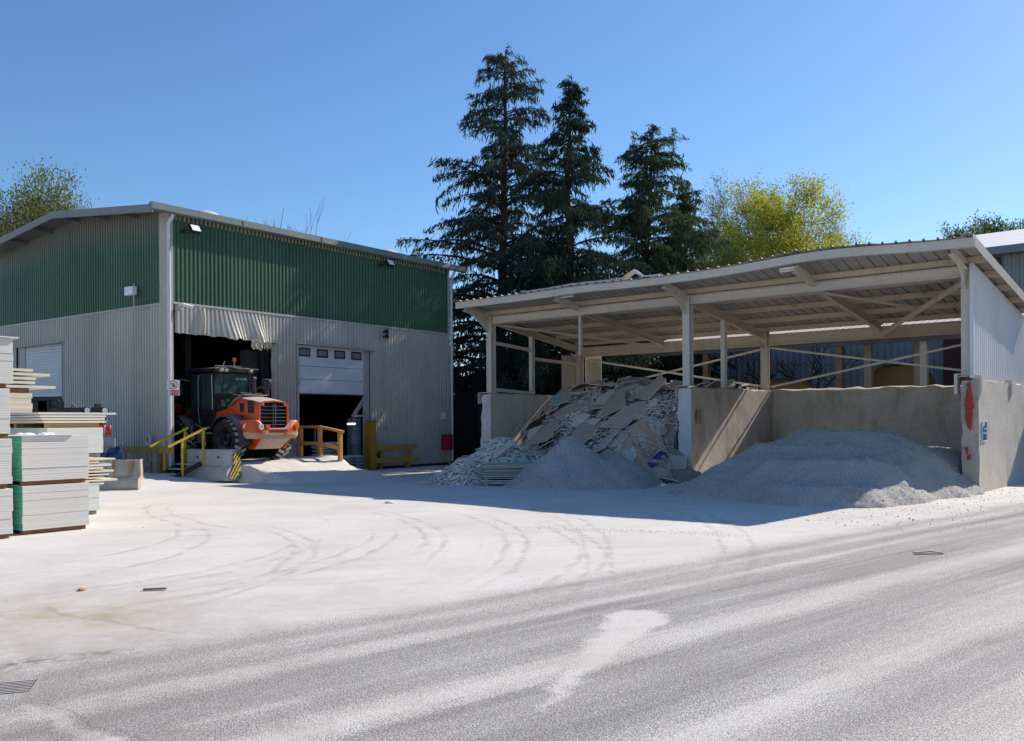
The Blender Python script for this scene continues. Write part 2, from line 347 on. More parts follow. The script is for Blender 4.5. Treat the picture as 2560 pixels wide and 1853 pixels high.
def concrete(name, c1, c2, stain, amount=0.6):
    t = NT(name); p = t.obj()
    a = t.noise(1.1, 7, 0.65); b = t.noise(7, 6, 0.7); col = t.mix(t.ss(a, 0.3, 0.7), c1, c2)
    col = t.mix(t.math('MULTIPLY', t.ss(b, 0.5, 0.72), 0.45), col, tuple(x * 0.65 for x in c1))
    s = t.noise(1.0, 6, 0.7, t.scale(p, (2.2, 2.2, 0.55)))
    col = t.mix(t.math('MULTIPLY', t.ss(s, 0.5, 0.68), amount), col, stain)
    fl = t.ss(t.voro(3.5, t.vmath('ADD', p, t.scale(t.noise(3, 4, 0.7, col=True), (0.6, 0.6, 0.6)))), 0.16, 0.05)
    col = t.mix(t.math('MULTIPLY', t.math('MULTIPLY', fl, t.ss(t.noise(1.7, 3, 0.6), 0.5, 0.6)), 0.7), col, tuple(x * 0.35 for x in c1))
    return t.out(col, 0.88, 0, t.bump(t.math('ADD', b, t.math('MULTIPLY', a, 0.5)), 0.32, 0.03), 0.2)
M['concrete'] = concrete('stained_concrete', (0.40, 0.345, 0.28), (0.50, 0.44, 0.37), (0.22, 0.18, 0.14))
M['concrete_light'] = concrete('pale_concrete', (0.52, 0.47, 0.40), (0.60, 0.55, 0.475), (0.36, 0.31, 0.25), 0.35)
M['concrete_block'] = concrete('grey_concrete', (0.42, 0.40, 0.36), (0.50, 0.48, 0.44), (0.30, 0.26, 0.20), 0.4)
M['concrete_rust'] = concrete('rust_stained_concrete', (0.42, 0.32, 0.21), (0.48, 0.42, 0.34), (0.27, 0.12, 0.05), 0.95)
def rusty_block():
    t = NT('rust_streaked_concrete'); p = t.obj(); a = t.noise(2.0, 6, 0.65); col = t.mix(t.ss(a, 0.3, 0.7), (0.36, 0.33, 0.28), (0.47, 0.44, 0.39))
    st = t.noise(1.0, 5, 0.7, t.scale(p, (7, 7, 0.6))); up = t.ss(t.sep(p)[2], 0.28, 0.42)
    col = t.mix(t.math('MULTIPLY', t.math('MULTIPLY', t.ss(st, 0.42, 0.60), up), 0.9), col, t.mix(t.noise(5, 4, 0.6), (0.34, 0.15, 0.05), (0.16, 0.11, 0.08)))
    col = t.mix(t.math('MULTIPLY', t.ss(t.sep(p)[2], 0.14, 0.0), 0.7), col, (0.22, 0.12, 0.06))
    return t.out(col, 0.9, 0, t.bump(t.noise(9, 5, 0.7), 0.4, 0.03), 0.2)
M['concrete_rust'] = rusty_block()
M['plaster'] = concrete('plaster_splashed_concrete', (0.52, 0.51, 0.50), (0.62, 0.61, 0.60), (0.30, 0.28, 0.25), 0.4)
M['redpaint'] = surf('red_paint', (0.42, 0.03, 0.03), (0.36, 0.03, 0.04), 6, 0.6)
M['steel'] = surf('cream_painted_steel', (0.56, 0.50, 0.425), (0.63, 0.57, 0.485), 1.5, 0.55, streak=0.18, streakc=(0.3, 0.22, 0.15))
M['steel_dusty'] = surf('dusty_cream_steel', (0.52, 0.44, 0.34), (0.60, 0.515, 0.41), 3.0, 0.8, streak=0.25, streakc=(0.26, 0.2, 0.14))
M['sheet'] = surf('grey_roof_underside', (0.33, 0.315, 0.285), (0.39, 0.375, 0.34), 1.2, 0.6)
M['white_panel'] = cladding('pale_blue_white_cladding', (0.62, 0.63, 0.63), (0.69, 0.69, 0.69))
M['beige_panel'] = surf('beige_panel', (0.46, 0.40, 0.30), (0.54, 0.47, 0.36), 1.2, 0.6, streak=0.2)
M['wood_yellow'] = surf('yellow_painted_timber', (0.42, 0.27, 0.035), (0.30, 0.19, 0.04), 4, 0.75, bump=0.2, dust=0.15)
M['wood_ochre'] = surf('ochre_painted_timber', (0.50, 0.27, 0.07), (0.58, 0.34, 0.11), 3, 0.75, bump=0.2, dust=0.1)
M['wood_grey'] = surf('weathered_timber', (0.23, 0.19, 0.15), (0.34, 0.30, 0.25), 4, 0.85, bump=0.3)
M['wood_brown'] = surf('brown_timber_bearer', (0.17, 0.075, 0.035), (0.26, 0.13, 0.065), 5, 0.8, bump=0.25)
M['wood_gold'] = surf('golden_chipboard_bearer', (0.42, 0.26, 0.11), (0.50, 0.33, 0.16), 9, 0.8, bump=0.3)
M['rail_yellow'] = surf('yellow_rail_paint', (0.62, 0.44, 0.03), (0.52, 0.36, 0.04), 5, 0.5, dust=0.1)
M['post_yellow'] = surf('yellow_steel_post', (0.40, 0.21, 0.02), (0.26, 0.14, 0.02), 3, 0.6, dust=0.1)
M['white'] = surf('white_paint', (0.72, 0.72, 0.72), (0.78, 0.78, 0.78), 4, 0.5)
M['black'] = surf('black_paint', (0.012, 0.012, 0.013), (0.022, 0.022, 0.024), 5, 0.45)
M['sign_red'] = surf('sign_red', (0.50, 0.03, 0.035), (0.45, 0.03, 0.035), 4, 0.45)
M['sign_blue'] = surf('sign_blue', (0.012, 0.075, 0.32), (0.015, 0.09, 0.36), 4, 0.45)
M['red_box'] = surf('red_cabinet', (0.42, 0.015, 0.02), (0.33, 0.012, 0.018), 3, 0.4)
M['cabinet'] = surf('grey_blue_cabinet', (0.20, 0.22, 0.25), (0.25, 0.27, 0.30), 2, 0.5)
def boards(name, c1, c2, line, pitch=0.026, tint=None):
    """packed boards: each board edge a thin line with its own tone"""
    t = NT(name); p = t.obj(); z = t.math('DIVIDE', t.sep(p)[2], pitch)
    k = t.math('FLOOR', z); fr = t.math('SUBTRACT', z, k)
    wn = t.node('ShaderNodeTexWhiteNoise', noise_dimensions='1D'); t.put(wn.inputs['W'], k)
    col = t.mix(wn.outputs['Value'], c1, c2)
    col = t.mix(t.math('MULTIPLY', t.ss(t.noise(2.0, 5, 0.65), 0.45, 0.75), 0.35), col, tuple(x * 0.78 for x in c2))
    ln = t.math('MULTIPLY', t.ss(t.math('ABSOLUTE', t.math('SUBTRACT', fr, 0.5)), 0.36, 0.48), 0.55)
    ln = t.math('MULTIPLY', ln, t.math('MULTIPLY_ADD', wn.outputs['Value'], 0.6, 0.5))
    nz = t.math('ABSOLUTE', t.sep(t.geo('Normal'))[2]); ln = t.math('MULTIPLY', ln, t.ss(nz, 0.7, 0.3))
    col = t.mix(ln, col, line)
    return t.out(col, 0.85, 0, t.bump(t.noise(30, 4, 0.6), 0.15, 0.01), 0.2)
M['board_white'] = boards('white_board_edges', (0.64, 0.605, 0.545), (0.70, 0.665, 0.605), (0.30, 0.27, 0.235), 0.034)
M['board_cream'] = boards('cream_board_edges', (0.66, 0.58, 0.44), (0.72, 0.66, 0.53), (0.38, 0.31, 0.22), 0.05)
M['board_pale'] = boards('pale_green_board_edges', (0.60, 0.63, 0.58), (0.67, 0.68, 0.63), (0.42, 0.44, 0.40), 0.035)
M['board_green'] = boards('green_board_edges', (0.07, 0.34, 0.25), (0.10, 0.42, 0.31), (0.02, 0.11, 0.08), 0.045)
M['board_dark'] = boards('grey_board_edges', (0.30, 0.28, 0.24), (0.40, 0.37, 0.32), (0.12, 0.11, 0.09), 0.05)
M['sack'] = surf('pale_blue_sack', (0.30, 0.36, 0.42), (0.44, 0.48, 0.52), 4, 0.5, bump=0.2, rand=0.15)
M['label_green'] = surf('green_label', (0.03, 0.42, 0.18), (0.03, 0.36, 0.15), 5, 0.5)
M['tarp'] = surf('blue_tarpaulin', (0.012, 0.045, 0.17), (0.02, 0.065, 0.22), 2, 0.45, bump=0.4)
M['orange'] = surf('orange_paint', (0.68, 0.075, 0.008), (0.62, 0.068, 0.008), 3, 0.36, dust=0.85, spec=0.5)
def scraped():
    t = NT('scraped_orange_paint'); p = t.obj(); z = t.sep(p)[2]
    n = t.noise(3.0, 6, 0.7, t.scale(p, (1, 1, 2.5))); col = t.mix(t.ss(t.noise(3.5, 5, 0.6), 0.35, 0.7), (0.68, 0.08, 0.010), (0.60, 0.10, 0.025))
    sc = t.ss(t.math('ADD', n, t.math('MULTIPLY', t.ss(z, 0.96, 0.72), 0.34)), 0.62, 0.72)
    col = t.mix(t.math('MULTIPLY', sc, 0.85), col, t.mix(t.noise(14, 3, 0.6), (0.50, 0.36, 0.16), (0.55, 0.47, 0.36)))
    d = t.math('MULTIPLY', t.ss(t.sep(t.geo('Normal'))[2], 0.4, 0.95), 0.55); col = t.mix(d, col, DUST)
    return t.out(col, t.math('MULTIPLY_ADD', sc, 0.35, 0.42), 0, None, 0.45)
M['orange_dirty'] = scraped()
M['dustplate'] = surf('dusty_plate', (0.50, 0.33, 0.25), (0.56, 0.44, 0.36), 6, 0.8, streak=0.3, streakc=(0.42, 0.14, 0.06))
M['machine_black'] = surf('black_machine_paint', (0.012, 0.013, 0.016), (0.024, 0.025, 0.03), 3, 0.45, dust=0.35)
M['fender'] = surf('grey_plastic_fender', (0.045, 0.043, 0.05), (0.06, 0.058, 0.066), 3, 0.6, dust=0.3)
M['tyre'] = surf('tyre_rubber', (0.014, 0.013, 0.013), (0.03, 0.028, 0.027), 6, 0.8, dust=0.15)
M['tread'] = surf('dusty_tyre_tread', (0.36, 0.34, 0.33), (0.46, 0.44, 0.43), 9, 0.9)
M['chrome'] = surf('grey_metal', (0.35, 0.35, 0.35), (0.45, 0.45, 0.45), 4, 0.35, metal=0.6)
M['lens_red'] = surf('red_lens', (0.45, 0.02, 0.02), (0.5, 0.03, 0.03), 5, 0.2)
M['beacon'] = surf('orange_red_beacon', (0.75, 0.10, 0.04), (0.80, 0.16, 0.08), 5, 0.2)
def glass():
    t = NT('tinted_cab_glass')
    d = t.ss(t.noise(2.5, 5, 0.65), 0.4, 0.8)
    return t.out(t.mix(d, (0.03, 0.075, 0.075), (0.10, 0.16, 0.155)), 0.12, 0, None, 0.6, Alpha=0.82)
M['glass'] = glass()
def stripes():
    t = NT('hazard_stripes'); s = t.sep(t.obj())
    f = t.math('FRACT', t.math('MULTIPLY', t.math('SUBTRACT', t.math('ADD', s[2], 0.0), t.math('MULTIPLY', s[0], 1.35)), 6.2))
    m = t.ss(t.math('ABSOLUTE', t.math('SUBTRACT', f, 0.5)), 0.23, 0.27)
    col = t.mix(m, (0.55, 0.38, 0.05), (0.03, 0.028, 0.026))
    wear = t.ss(t.noise(6, 6, 0.7), 0.56, 0.64)
    col = t.mix(wear, col, (0.45, 0.42, 0.36))
    return t.out(col, 0.8, 0, None, 0.2)
M['stripes'] = stripes()
def gravel(name, c1, c2, c3, warm=0.0):
    t = NT(name); p = t.obj()
    cell = t.voro(48, out='Color'); a = t.sep(cell)[0]; d = t.voro(48)
    col = t.mix(a, c1, c2); col = t.mix(t.ss(t.noise(1.1, 5, 0.6), 0.4, 0.7), col, t.mix(a, c2, c3))
    col = t.mix(t.math('MULTIPLY', t.ss(d, 0.35, 0.7), 0.5), col, tuple(x * 0.3 for x in c1))
    col = t.mix(t.math('MULTIPLY', t.ss(t.noise(0.55, 5, 0.65), 0.50, 0.66), 0.30), col, tuple(x * 0.55 for x in c1))
    h = t.math('ADD', t.math('SUBTRACT', 1.0, d), t.math('MULTIPLY', t.noise(14, 4, 0.6), 0.8))
    return t.out(col, 0.9, 0, t.bump(h, 0.6, 0.02), 0.2)
M['gravel'] = gravel('gypsum_gravel', (0.46, 0.42, 0.375), (0.58, 0.54, 0.49), (0.66, 0.625, 0.58))
M['gypsum'] = gravel('crushed_gypsum', (0.42, 0.40, 0.38), (0.56, 0.54, 0.51), (0.68, 0.66, 0.63))
M['rubble'] = gravel('board_rubble', (0.26, 0.215, 0.18), (0.40, 0.345, 0.30), (0.48, 0.43, 0.38))
M['pebble'] = surf('pebbles', (0.44, 0.41, 0.37), (0.64, 0.60, 0.55), 25, 0.9)
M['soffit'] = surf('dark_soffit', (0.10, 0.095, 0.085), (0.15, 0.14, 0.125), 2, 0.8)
M['gap_shade'] = surf('strip_gap_shade', (0.06, 0.055, 0.05), (0.10, 0.095, 0.09), 8, 0.95, bump=0.6)  # dark tone stands in for shade in the gaps between strips
M['strip'] = surf('board_offcut_strip', (0.50, 0.47, 0.42), (0.72, 0.69, 0.65), 6, 0.85)
M['frag_brown'] = surf('brown_board_back', (0.34, 0.235, 0.17), (0.43, 0.315, 0.24), 2.5, 0.9, bump=0.2, rand=0.2, dust=0.22)
M['frag_grey'] = surf('grey_board_face', (0.46, 0.415, 0.36), (0.56, 0.51, 0.45), 2.0, 0.9, bump=0.1, rand=0.18, dust=0.15)
M['frag_green'] = surf('green_board_face', (0.27, 0.36, 0.31), (0.33, 0.41, 0.36), 2.0, 0.9, rand=0.2)
M['frag_core'] = surf('gypsum_core', (0.58, 0.57, 0.55), (0.68, 0.67, 0.65), 8, 0.9)
M['frag_blue'] = surf('blue_board', (0.03, 0.06, 0.22), (0.05, 0.09, 0.28), 3, 0.7)
M['soil'] = surf('ochre_soil', (0.27, 0.155, 0.065), (0.38, 0.23, 0.10), 1.0, 0.95, bump=0.8, bscale=6)
M['rusty'] = surf('rusty_post', (0.22, 0.10, 0.055), (0.34, 0.19, 0.12), 5, 0.85)
M['ochre_post'] = surf('ochre_timber_post', (0.34, 0.28, 0.19), (0.40, 0.33, 0.23), 3, 0.8)
M['blue_wall'] = cladding('blue_grey_cladding', (0.27, 0.265, 0.255), (0.31, 0.305, 0.295))
M['pink_roof'] = surf('pale_pink_roof', (0.36, 0.30, 0.27), (0.43, 0.36, 0.33), 1.4, 0.7, streak=0.2)
M['white_roof'] = surf('white_roof_sheet', (0.66, 0.64, 0.63), (0.74, 0.72, 0.71), 0.8, 0.6)
M['maroon'] = surf('dark_red_panel', (0.09, 0.028, 0.024), (0.13, 0.04, 0.035), 1, 0.7)
M['net'] = surf('black_windbreak_net', (0.010, 0.011, 0.012), (0.018, 0.018, 0.018), 6, 0.95)
M['grate'] = surf('dusty_cast_iron', (0.56, 0.52, 0.47), (0.44, 0.40, 0.36), 9, 0.8)
M['bark'] = surf('dark_bark', (0.035, 0.028, 0.022), (0.07, 0.055, 0.043), 5, 0.95, bump=0.5)
M['twig'] = surf('grey_brown_bark', (0.10, 0.085, 0.06), (0.16, 0.13, 0.09), 5, 0.95)
def leaf(name, c1, c2, trans=0.35, tc=None):
    t = NT(name); r = t.geo('Random Per Island')
    col = t.mix(r, c1, c2); col = t.mix(t.math('MULTIPLY', t.ss(t.noise(0.45, 3, 0.5), 0.35, 0.7), 0.6), col, tuple(x * 1.5 for x in c2))
    d = t.node('ShaderNodeBsdfDiffuse'); t.put(d.inputs[0], col)
    tr = t.node('ShaderNodeBsdfTranslucent'); t.put(tr.inputs[0], t.mix(0.5, col, tc or tuple(x * 1.6 for x in c2)))
    m = t.node('ShaderNodeMixShader'); m.inputs[0].default_value = trans
    t.t.links.new(d.outputs[0], m.inputs[1]); t.t.links.new(tr.outputs[0], m.inputs[2])
    o = t.node('ShaderNodeOutputMaterial'); t.t.links.new(m.outputs[0], o.inputs[0]); return t.m
M['needle'] = leaf('blue_green_needles', (0.030, 0.043, 0.034), (0.060, 0.078, 0.062), 0.2)
M['needle2'] = leaf('dark_green_needles', (0.020, 0.034, 0.024), (0.042, 0.064, 0.044), 0.2)
M['needle3'] = leaf('olive_green_needles', (0.040, 0.060, 0.032), (0.066, 0.095, 0.048), 0.25)
M['leaf_yellow'] = leaf('yellow_green_leaves', (0.18, 0.225, 0.03), (0.31, 0.33, 0.045), 0.5, (0.50, 0.47, 0.06))
M['leaf_spring'] = leaf('spring_green_leaves', (0.10, 0.13, 0.035), (0.15, 0.17, 0.045), 0.45, (0.25, 0.28, 0.06))
M['leaf_olive'] = leaf('olive_leaves', (0.09, 0.12, 0.04), (0.15, 0.17, 0.06), 0.45)
M['leaf_dark'] = leaf('dark_shrub_leaves', (0.02, 0.032, 0.016), (0.04, 0.055, 0.028), 0.25)
M['leaf_green'] = leaf('green_hedge_leaves', (0.07, 0.10, 0.03), (0.11, 0.14, 0.05), 0.3)
def emit(name, c, k):
    t = NT(name); e = t.node('ShaderNodeEmission'); t.put(e.inputs[0], c); e.inputs[1].default_value = k
    o = t.node('ShaderNodeOutputMaterial'); t.t.links.new(e.outputs[0], o.inputs[0]); return t.m
M['lamp'] = emit('fluorescent_tube', (1.0, 0.97, 0.9), 1.6)
# ------------------------------------------------------------------ ground, road, ramp
def build_ground():
    xs = [-400, -200, -100, -60, -40, -30, -24] + [x * 0.5 for x in range(-40, 5)] + [6, 12, 20, 30, 45, 70, 110, 200, 400]
    ys = [-60, -20, 0, 8, 14, 18] + [20 + y * 0.5 for y in range(0, 30)] + [38, 45, 55, 70, 100, 160, 300, 700]
    mb = MB(); mb.grid([[(x, y, ground_h(x, y)) for x in xs] for y in ys])
    o = mb.build('yard_ground', M['ground'], smooth=True); struct(o)
    rd, rn = V(0.7474, 0.6644), V(0.6644, -0.7474); b = V(0, 9.03)
    mb = MB(); rows = []
    for i in range(0, 41):
        a = -60 + i * 4.5; row = []
        for n in (0.0, 2, 4, 6, 8.2):
            nn = n + (0.12 * fbm(a * 0.4, 2.0) if n == 0 else 0); p = b + rd * a + rn * nn; row.append((p.x, p.y, 0.004))
        rows.append(row)
    mb.grid(rows); struct(mb.build('road', M['ground']))
build_ground()
def build_ramp():
    xs = [-0.35 + i * 0.15 for i in range(0, 41)]; ys = [0.02 - j * 0.15 for j in range(0, 36)]
    def h(x, y):
        d = -y
        top = 0.62 * (1 - smooth(1.5, 4.3, d) * 0.98) if d > 1.5 else 0.62
        top = 0.62 * max(0, 1 - max(0, d - 1.7) / 2.5)
        e = smooth(0.0, 0.14, x - 0.78 - 0.26 * max(0, d - 1.7) + 0.04 * fbm(y * 3, 1.1)) * smooth(5.3, 4.7, x + 0.25 * fbm(y * 1.3, 3.1))
        n = 0.03 * fbm(x * 1.5, y * 1.5, 1.0) + 0.018 * fbm(x * 6, y * 6, 2.0)
        pile = 0.08 * smooth(0.9, 0.2, math.hypot(x - 4.9, (y + 1.7) * 0.7))
        X, Y = mw(x, y); return max(ground_h(X, Y) - 0.06, (top + pile) * e + n - 0.03)
    mb = MB(); rows = []
    for y in ys:
        row = []
        for x in xs:
            X, Y = mw(x, y); row.append((X, Y, h(x, y)))
        rows.append(row)
    mb.grid(rows); o = mb.build('ramp', M['ground'], smooth=True); struct(o)
build_ramp()

# ------------------------------------------------------------------ hall
HL, HW, EZ, BZ = 12.46, 10.8, 7.95, 5.28
def roof_z(y): return EZ + 0.106 * (5.4 - abs(y - 5.4))
def corrugate(mb, s0, s1, zlo, zhi, fn, pitch=0.145, depth=0.042, mi=0, nz=1):
    """trapezoid sheet between s0 and s1; zlo/zhi numbers or functions of s; fn(s, offset, z) -> point"""
    ss_ = []; s = s0; k = math.floor(s0 / pitch)
    prof = ((0.0, 0), (0.34, 0), (0.48, 1), (0.86, 1))
    while True:
        for u, h in prof:
            x = (k + u) * pitch
            if s0 - 1e-6 <= x <= s1 + 1e-6: ss_.append((x, h * depth))
        k += 1
        if k * pitch > s1: break
    if ss_[0][0] > s0 + 0.004: ss_.insert(0, (s0, ss_[0][1]))
    if ss_[-1][0] < s1 - 0.004: ss_.append((s1, ss_[-1][1]))
    L = (lambda s: zlo) if not callable(zlo) else zlo; H = (lambda s: zhi) if not callable(zhi) else zhi
    mb.grid([[fn(x, d, L(x) + (H(x) - L(x)) * j / nz) for j in range(nz + 1)] for x, d in ss_], mi)
hall = thing('industrial_hall', 'tall industrial hall clad in green ribbed sheets above and grey ribbed sheets below', 'building', (MO.x, MO.y, 0), MA)
front = lambda s, d, z: (s, -d, z)
gable = lambda s, d, z: (-d, s, z)
mb = MB(); corrugate(mb, 0.06, HL - 0.05, BZ + 0.04, EZ - 0.02, front); mb.build('front_upper_cladding', M['green'], hall)
mb = MB(); corrugate(mb, 0.48, HW, BZ + 0.04, lambda s: roof_z(s) - 0.03, gable, 0.145)
mb.build('gable_upper_cladding', M['green_gable'], hall)
# grey lower front: over the loader doorway it hangs dented and torn
def dent(s, d, z):
    k = max(0.0, (BZ - z) / 0.9)
    b1 = math.exp(-((s - 1.95) / 0.42) ** 2); b2 = math.exp(-((s - 2.95) / 0.36) ** 2)
    b3 = math.exp(-((s - 1.02) / 0.12) ** 2)
    push = (0.26 * b1 + 0.30 * b2) * k ** 1.3 + 0.12 * b3 * math.sin(min(1, k) * 3.1)
    shear = 0.17 * (math.exp(-((s - 2.15) / 0.5) ** 2) + math.exp(-((s - 2.9) / 0.4) ** 2) * 0.8) * k
    zz = z - 0.05 * k * (b1 + b2) + 0.012 * fbm(s * 3, k * 2) * k
    if k > 0.9: zz += 0.05 * fbm(s * 4.0, 7.0) - 0.05 * smooth(1.5, 3.2, s)
    return (s + shear, -d - push, zz)
mb = MB(); corrugate(mb, 0.12, 3.93, 4.40, BZ, dent, nz=8)
mb.build('torn_lintel_cladding', M['grey'], hall)
mb = MB()
corrugate(mb, 3.93, 4.72, 0.10, BZ, front); corrugate(mb, 4.72, 8.12, 4.40, BZ, front); corrugate(mb, 8.12, HL - 0.05, 0.10, BZ, front)
mb.build('front_lower_cladding', M['grey'], hall)
mb = MB()
corrugate(mb, 0.48, 6.24, 0.25, BZ, gable); corrugate(mb, 6.24, 9.5, 4.45, BZ, gable); corrugate(mb, 9.5, HW, 0.2, BZ, gable)
mb.build('gable_lower_cladding', M['grey'], hall)
# lining behind the skin, the interior's shade is put into its near-black colour
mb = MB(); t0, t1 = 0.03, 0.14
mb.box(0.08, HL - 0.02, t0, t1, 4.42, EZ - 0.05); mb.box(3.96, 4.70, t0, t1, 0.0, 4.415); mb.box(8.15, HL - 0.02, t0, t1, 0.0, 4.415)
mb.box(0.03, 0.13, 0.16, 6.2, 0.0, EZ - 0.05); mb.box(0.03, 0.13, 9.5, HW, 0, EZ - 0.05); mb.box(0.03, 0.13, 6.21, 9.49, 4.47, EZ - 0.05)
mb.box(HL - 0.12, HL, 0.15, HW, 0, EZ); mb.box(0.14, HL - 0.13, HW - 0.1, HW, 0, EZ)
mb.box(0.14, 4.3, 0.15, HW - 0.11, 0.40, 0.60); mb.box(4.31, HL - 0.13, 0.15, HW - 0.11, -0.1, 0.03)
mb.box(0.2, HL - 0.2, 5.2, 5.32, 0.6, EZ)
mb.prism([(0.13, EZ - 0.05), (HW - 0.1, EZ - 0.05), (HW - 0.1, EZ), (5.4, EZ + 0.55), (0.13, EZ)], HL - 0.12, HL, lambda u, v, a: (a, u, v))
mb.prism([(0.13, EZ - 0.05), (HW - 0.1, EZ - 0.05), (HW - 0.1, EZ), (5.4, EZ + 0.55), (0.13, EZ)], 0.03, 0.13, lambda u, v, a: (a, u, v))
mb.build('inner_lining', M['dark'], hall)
mb = MB(); mb.box(1.55, 1.75, 1.6, 1.8, 0.6, EZ - 0.2); mb.box(3.62, 3.80, 0.5, 0.7, 0.6, EZ - 0.3)
mb.box(5.6, 5.75, 2.6, 2.75, 0, EZ - .3); mb.box(7.0, 7.12, 3.0, 3.12, 0, EZ - .3); mb.build('inner_column', M['dark2'], hall)
# flashings, corner trims, plinth
mb = MB()
mb.box(0.04, HL, -0.062, -0.002, BZ - 0.03, BZ + 0.035); mb.box(-0.062, -0.002, 0.48, HW, BZ - 0.03, BZ + 0.035)
mb.box(4.66, 4.73, -0.075, 0.02, 0.0, 4.36); mb.box(8.10, 8.16, -0.075, 0.02, 0.0, 4.36)
mb.bar((4.6, -0.09, 4.39), (8.3, -0.09, 4.36), 0.16, 0.03)
mb.box(3.90, 3.955, -0.06, 0.02, 0.5, 4.42); mb.box(-0.075, 0.02, 6.20, 6.26, 0, 4.45); mb.bar((-0.10, 6.1, 4.47), (-0.10, 9.7, 4.47), 0.18, 0.03)
mb.build('flashing', M['trim'], hall)
mb = MB(); mb.box(-0.055, 0.0, -0.002, 0.48, 0.15, EZ + 0.1); mb.box(-0.055, 0.055, -0.055, -0.002, 0.15, EZ); mb.build('corner_trim', M['trim'], hall)
mb = MB(); mb.box(HL - 0.05, HL + 0.05, -0.07, 0.1, 0.05, EZ); mb.build('corner_trim', M['trim'], hall, bevel=0.006)
mb = MB(); mb.box(8.16, HL, -0.03, 0.02, 0.0, 0.10); mb.build('plinth', M['dark2'], hall)
# reveal of the damaged jamb: crumbled edge
mb = MB(); pts = []
for j in range(40):
    z = 0.62 + j * 0.095; q = 0.05 * fbm(z * 2.3, 1.7); pts.append([(3.95, 0.02, z), (3.80 + q, 0.025 + 0.03 * fbm(z * 5, 3), z), (3.74 + q * 1.2, 0.14, z)])
mb.grid(pts); mb.build('torn_jamb', M['trim'], hall)
# roof with gable fascia, gutter and domes
x0, x1 = -0.78, HL + 0.75
mb = MB(); ye = -0.35
prof = [(ye, roof_z(ye)), (5.4, roof_z(5.4)), (HW + 0.35, roof_z(HW + 0.35))]
mb.prism(prof + [(y, z - 0.05) for y, z in reversed(prof)], x0 + 0.04, x1 - 0.02, lambda u, v, a: (a, u, v + 0.06))
roof = mb.build('roof', M['roof'], hall)
mb = MB(); mb.prism([(y, z + 0.075) for y, z in prof] + [(y, z - 0.15) for y, z in reversed(prof)], x0 - 0.01, x0 + 0.035, lambda u, v, a: (a, u, v))
for y in (2.45, 6.9): mb.box(x0 - 0.014, x0 - 0.010, y - 0.02, y + 0.02, roof_z(y) - 0.14, roof_z(y) + 0.08)
mb.build('gable_fascia', M['fascia'], hall)
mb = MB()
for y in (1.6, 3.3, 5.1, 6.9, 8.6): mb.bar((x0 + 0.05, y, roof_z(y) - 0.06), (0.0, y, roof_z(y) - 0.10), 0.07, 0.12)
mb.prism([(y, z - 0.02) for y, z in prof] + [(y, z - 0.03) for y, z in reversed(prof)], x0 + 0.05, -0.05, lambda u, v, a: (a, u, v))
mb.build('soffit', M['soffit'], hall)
mb = MB(); g = [(-0.33, 0.10), (-0.36, 0.09), (-0.37, -0.10), (-0.33, -0.14), (-0.24, -0.14), (-0.20, 0.02), (-0.22, 0.02), (-0.25, -0.12), (-0.33, -0.12), (-0.345, -0.09)]
mb.prism(g, x0 - 0.01, x1 + 0.03, lambda u, v, a: (a, u, EZ + v + 0.02))
mb.prism([(u, v + 0.001) for u, v in ((-0.36, 0.09), (-0.37, -0.10), (-0.33, -0.14), (-0.24, -0.14), (-0.2, 0.08))], x0 - 0.02, x0 - 0.012, lambda u, v, a: (a, u, EZ + v + 0.02))
for xx in (2.3, 5.5, 8.6, 11.4): mb.box(xx, xx + 0.05, -0.38, -0.372, EZ - 0.10, EZ + 0.11)
mb.build('gutter', M['gutter'], hall, smooth=True)
mb = MB()
for k in range(1, 85):
    x = (k + 0.16) * 0.145
    mb.prism([(x - 0.035, 0.0), (x + 0.035, 0.0), (x + 0.012, -0.13 - 0.06 * random.random()), (x - 0.012, -0.17)], -0.052, -0.006, lambda u, v, a: (u, a, EZ - 0.06 + v))
mb.build('rib_closure_strip', M['foam'], hall)
for xx in (2.54, 6.8, 10.95):
    mb = MB(); rr = 0.58; z0 = roof_z(1.9) + 0.02
    mb.lathe([(rr + 0.07, 0), (rr + 0.07, 0.13)] + [(rr * math.cos(a * math.pi / 16), 0.13 + 0.42 * math.sin(a * math.pi / 16)) for a in range(0, 9)], 28, (xx, 1.9, z0))
    if xx != 6.8: mb.build('roof_dome', M['dome'], roof, smooth=True)
# downpipes
def downpipe(x, y, ztop, zbot, hook):
    mb = MB(); mb.tube([(x + 0.06, -0.24, EZ - 0.12), (x + 0.03, -0.22, EZ - 0.22), (x, -0.12, EZ - 0.36), (x, y, EZ - 0.5), (x, y, zbot)], 0.055, 12)
    for z in (7.1, 5.6, 4.6, 3.3, 1.9): mb.lathe([(0.057, 0), (0.066, 0), (0.066, 0.07), (0.057, 0.07)], 12, (x, y, z)); mb.box(x - 0.02, x + 0.02, y, max(y + 0.06, -0.02), z + 0.02, z + 0.05)
    mb.build('downpipe', M['pipe'], hall, smooth=True)
downpipe(-0.115, -0.10, EZ, 0.40, True); downpipe(HL + 0.12, -0.10, EZ, 0.15, False)
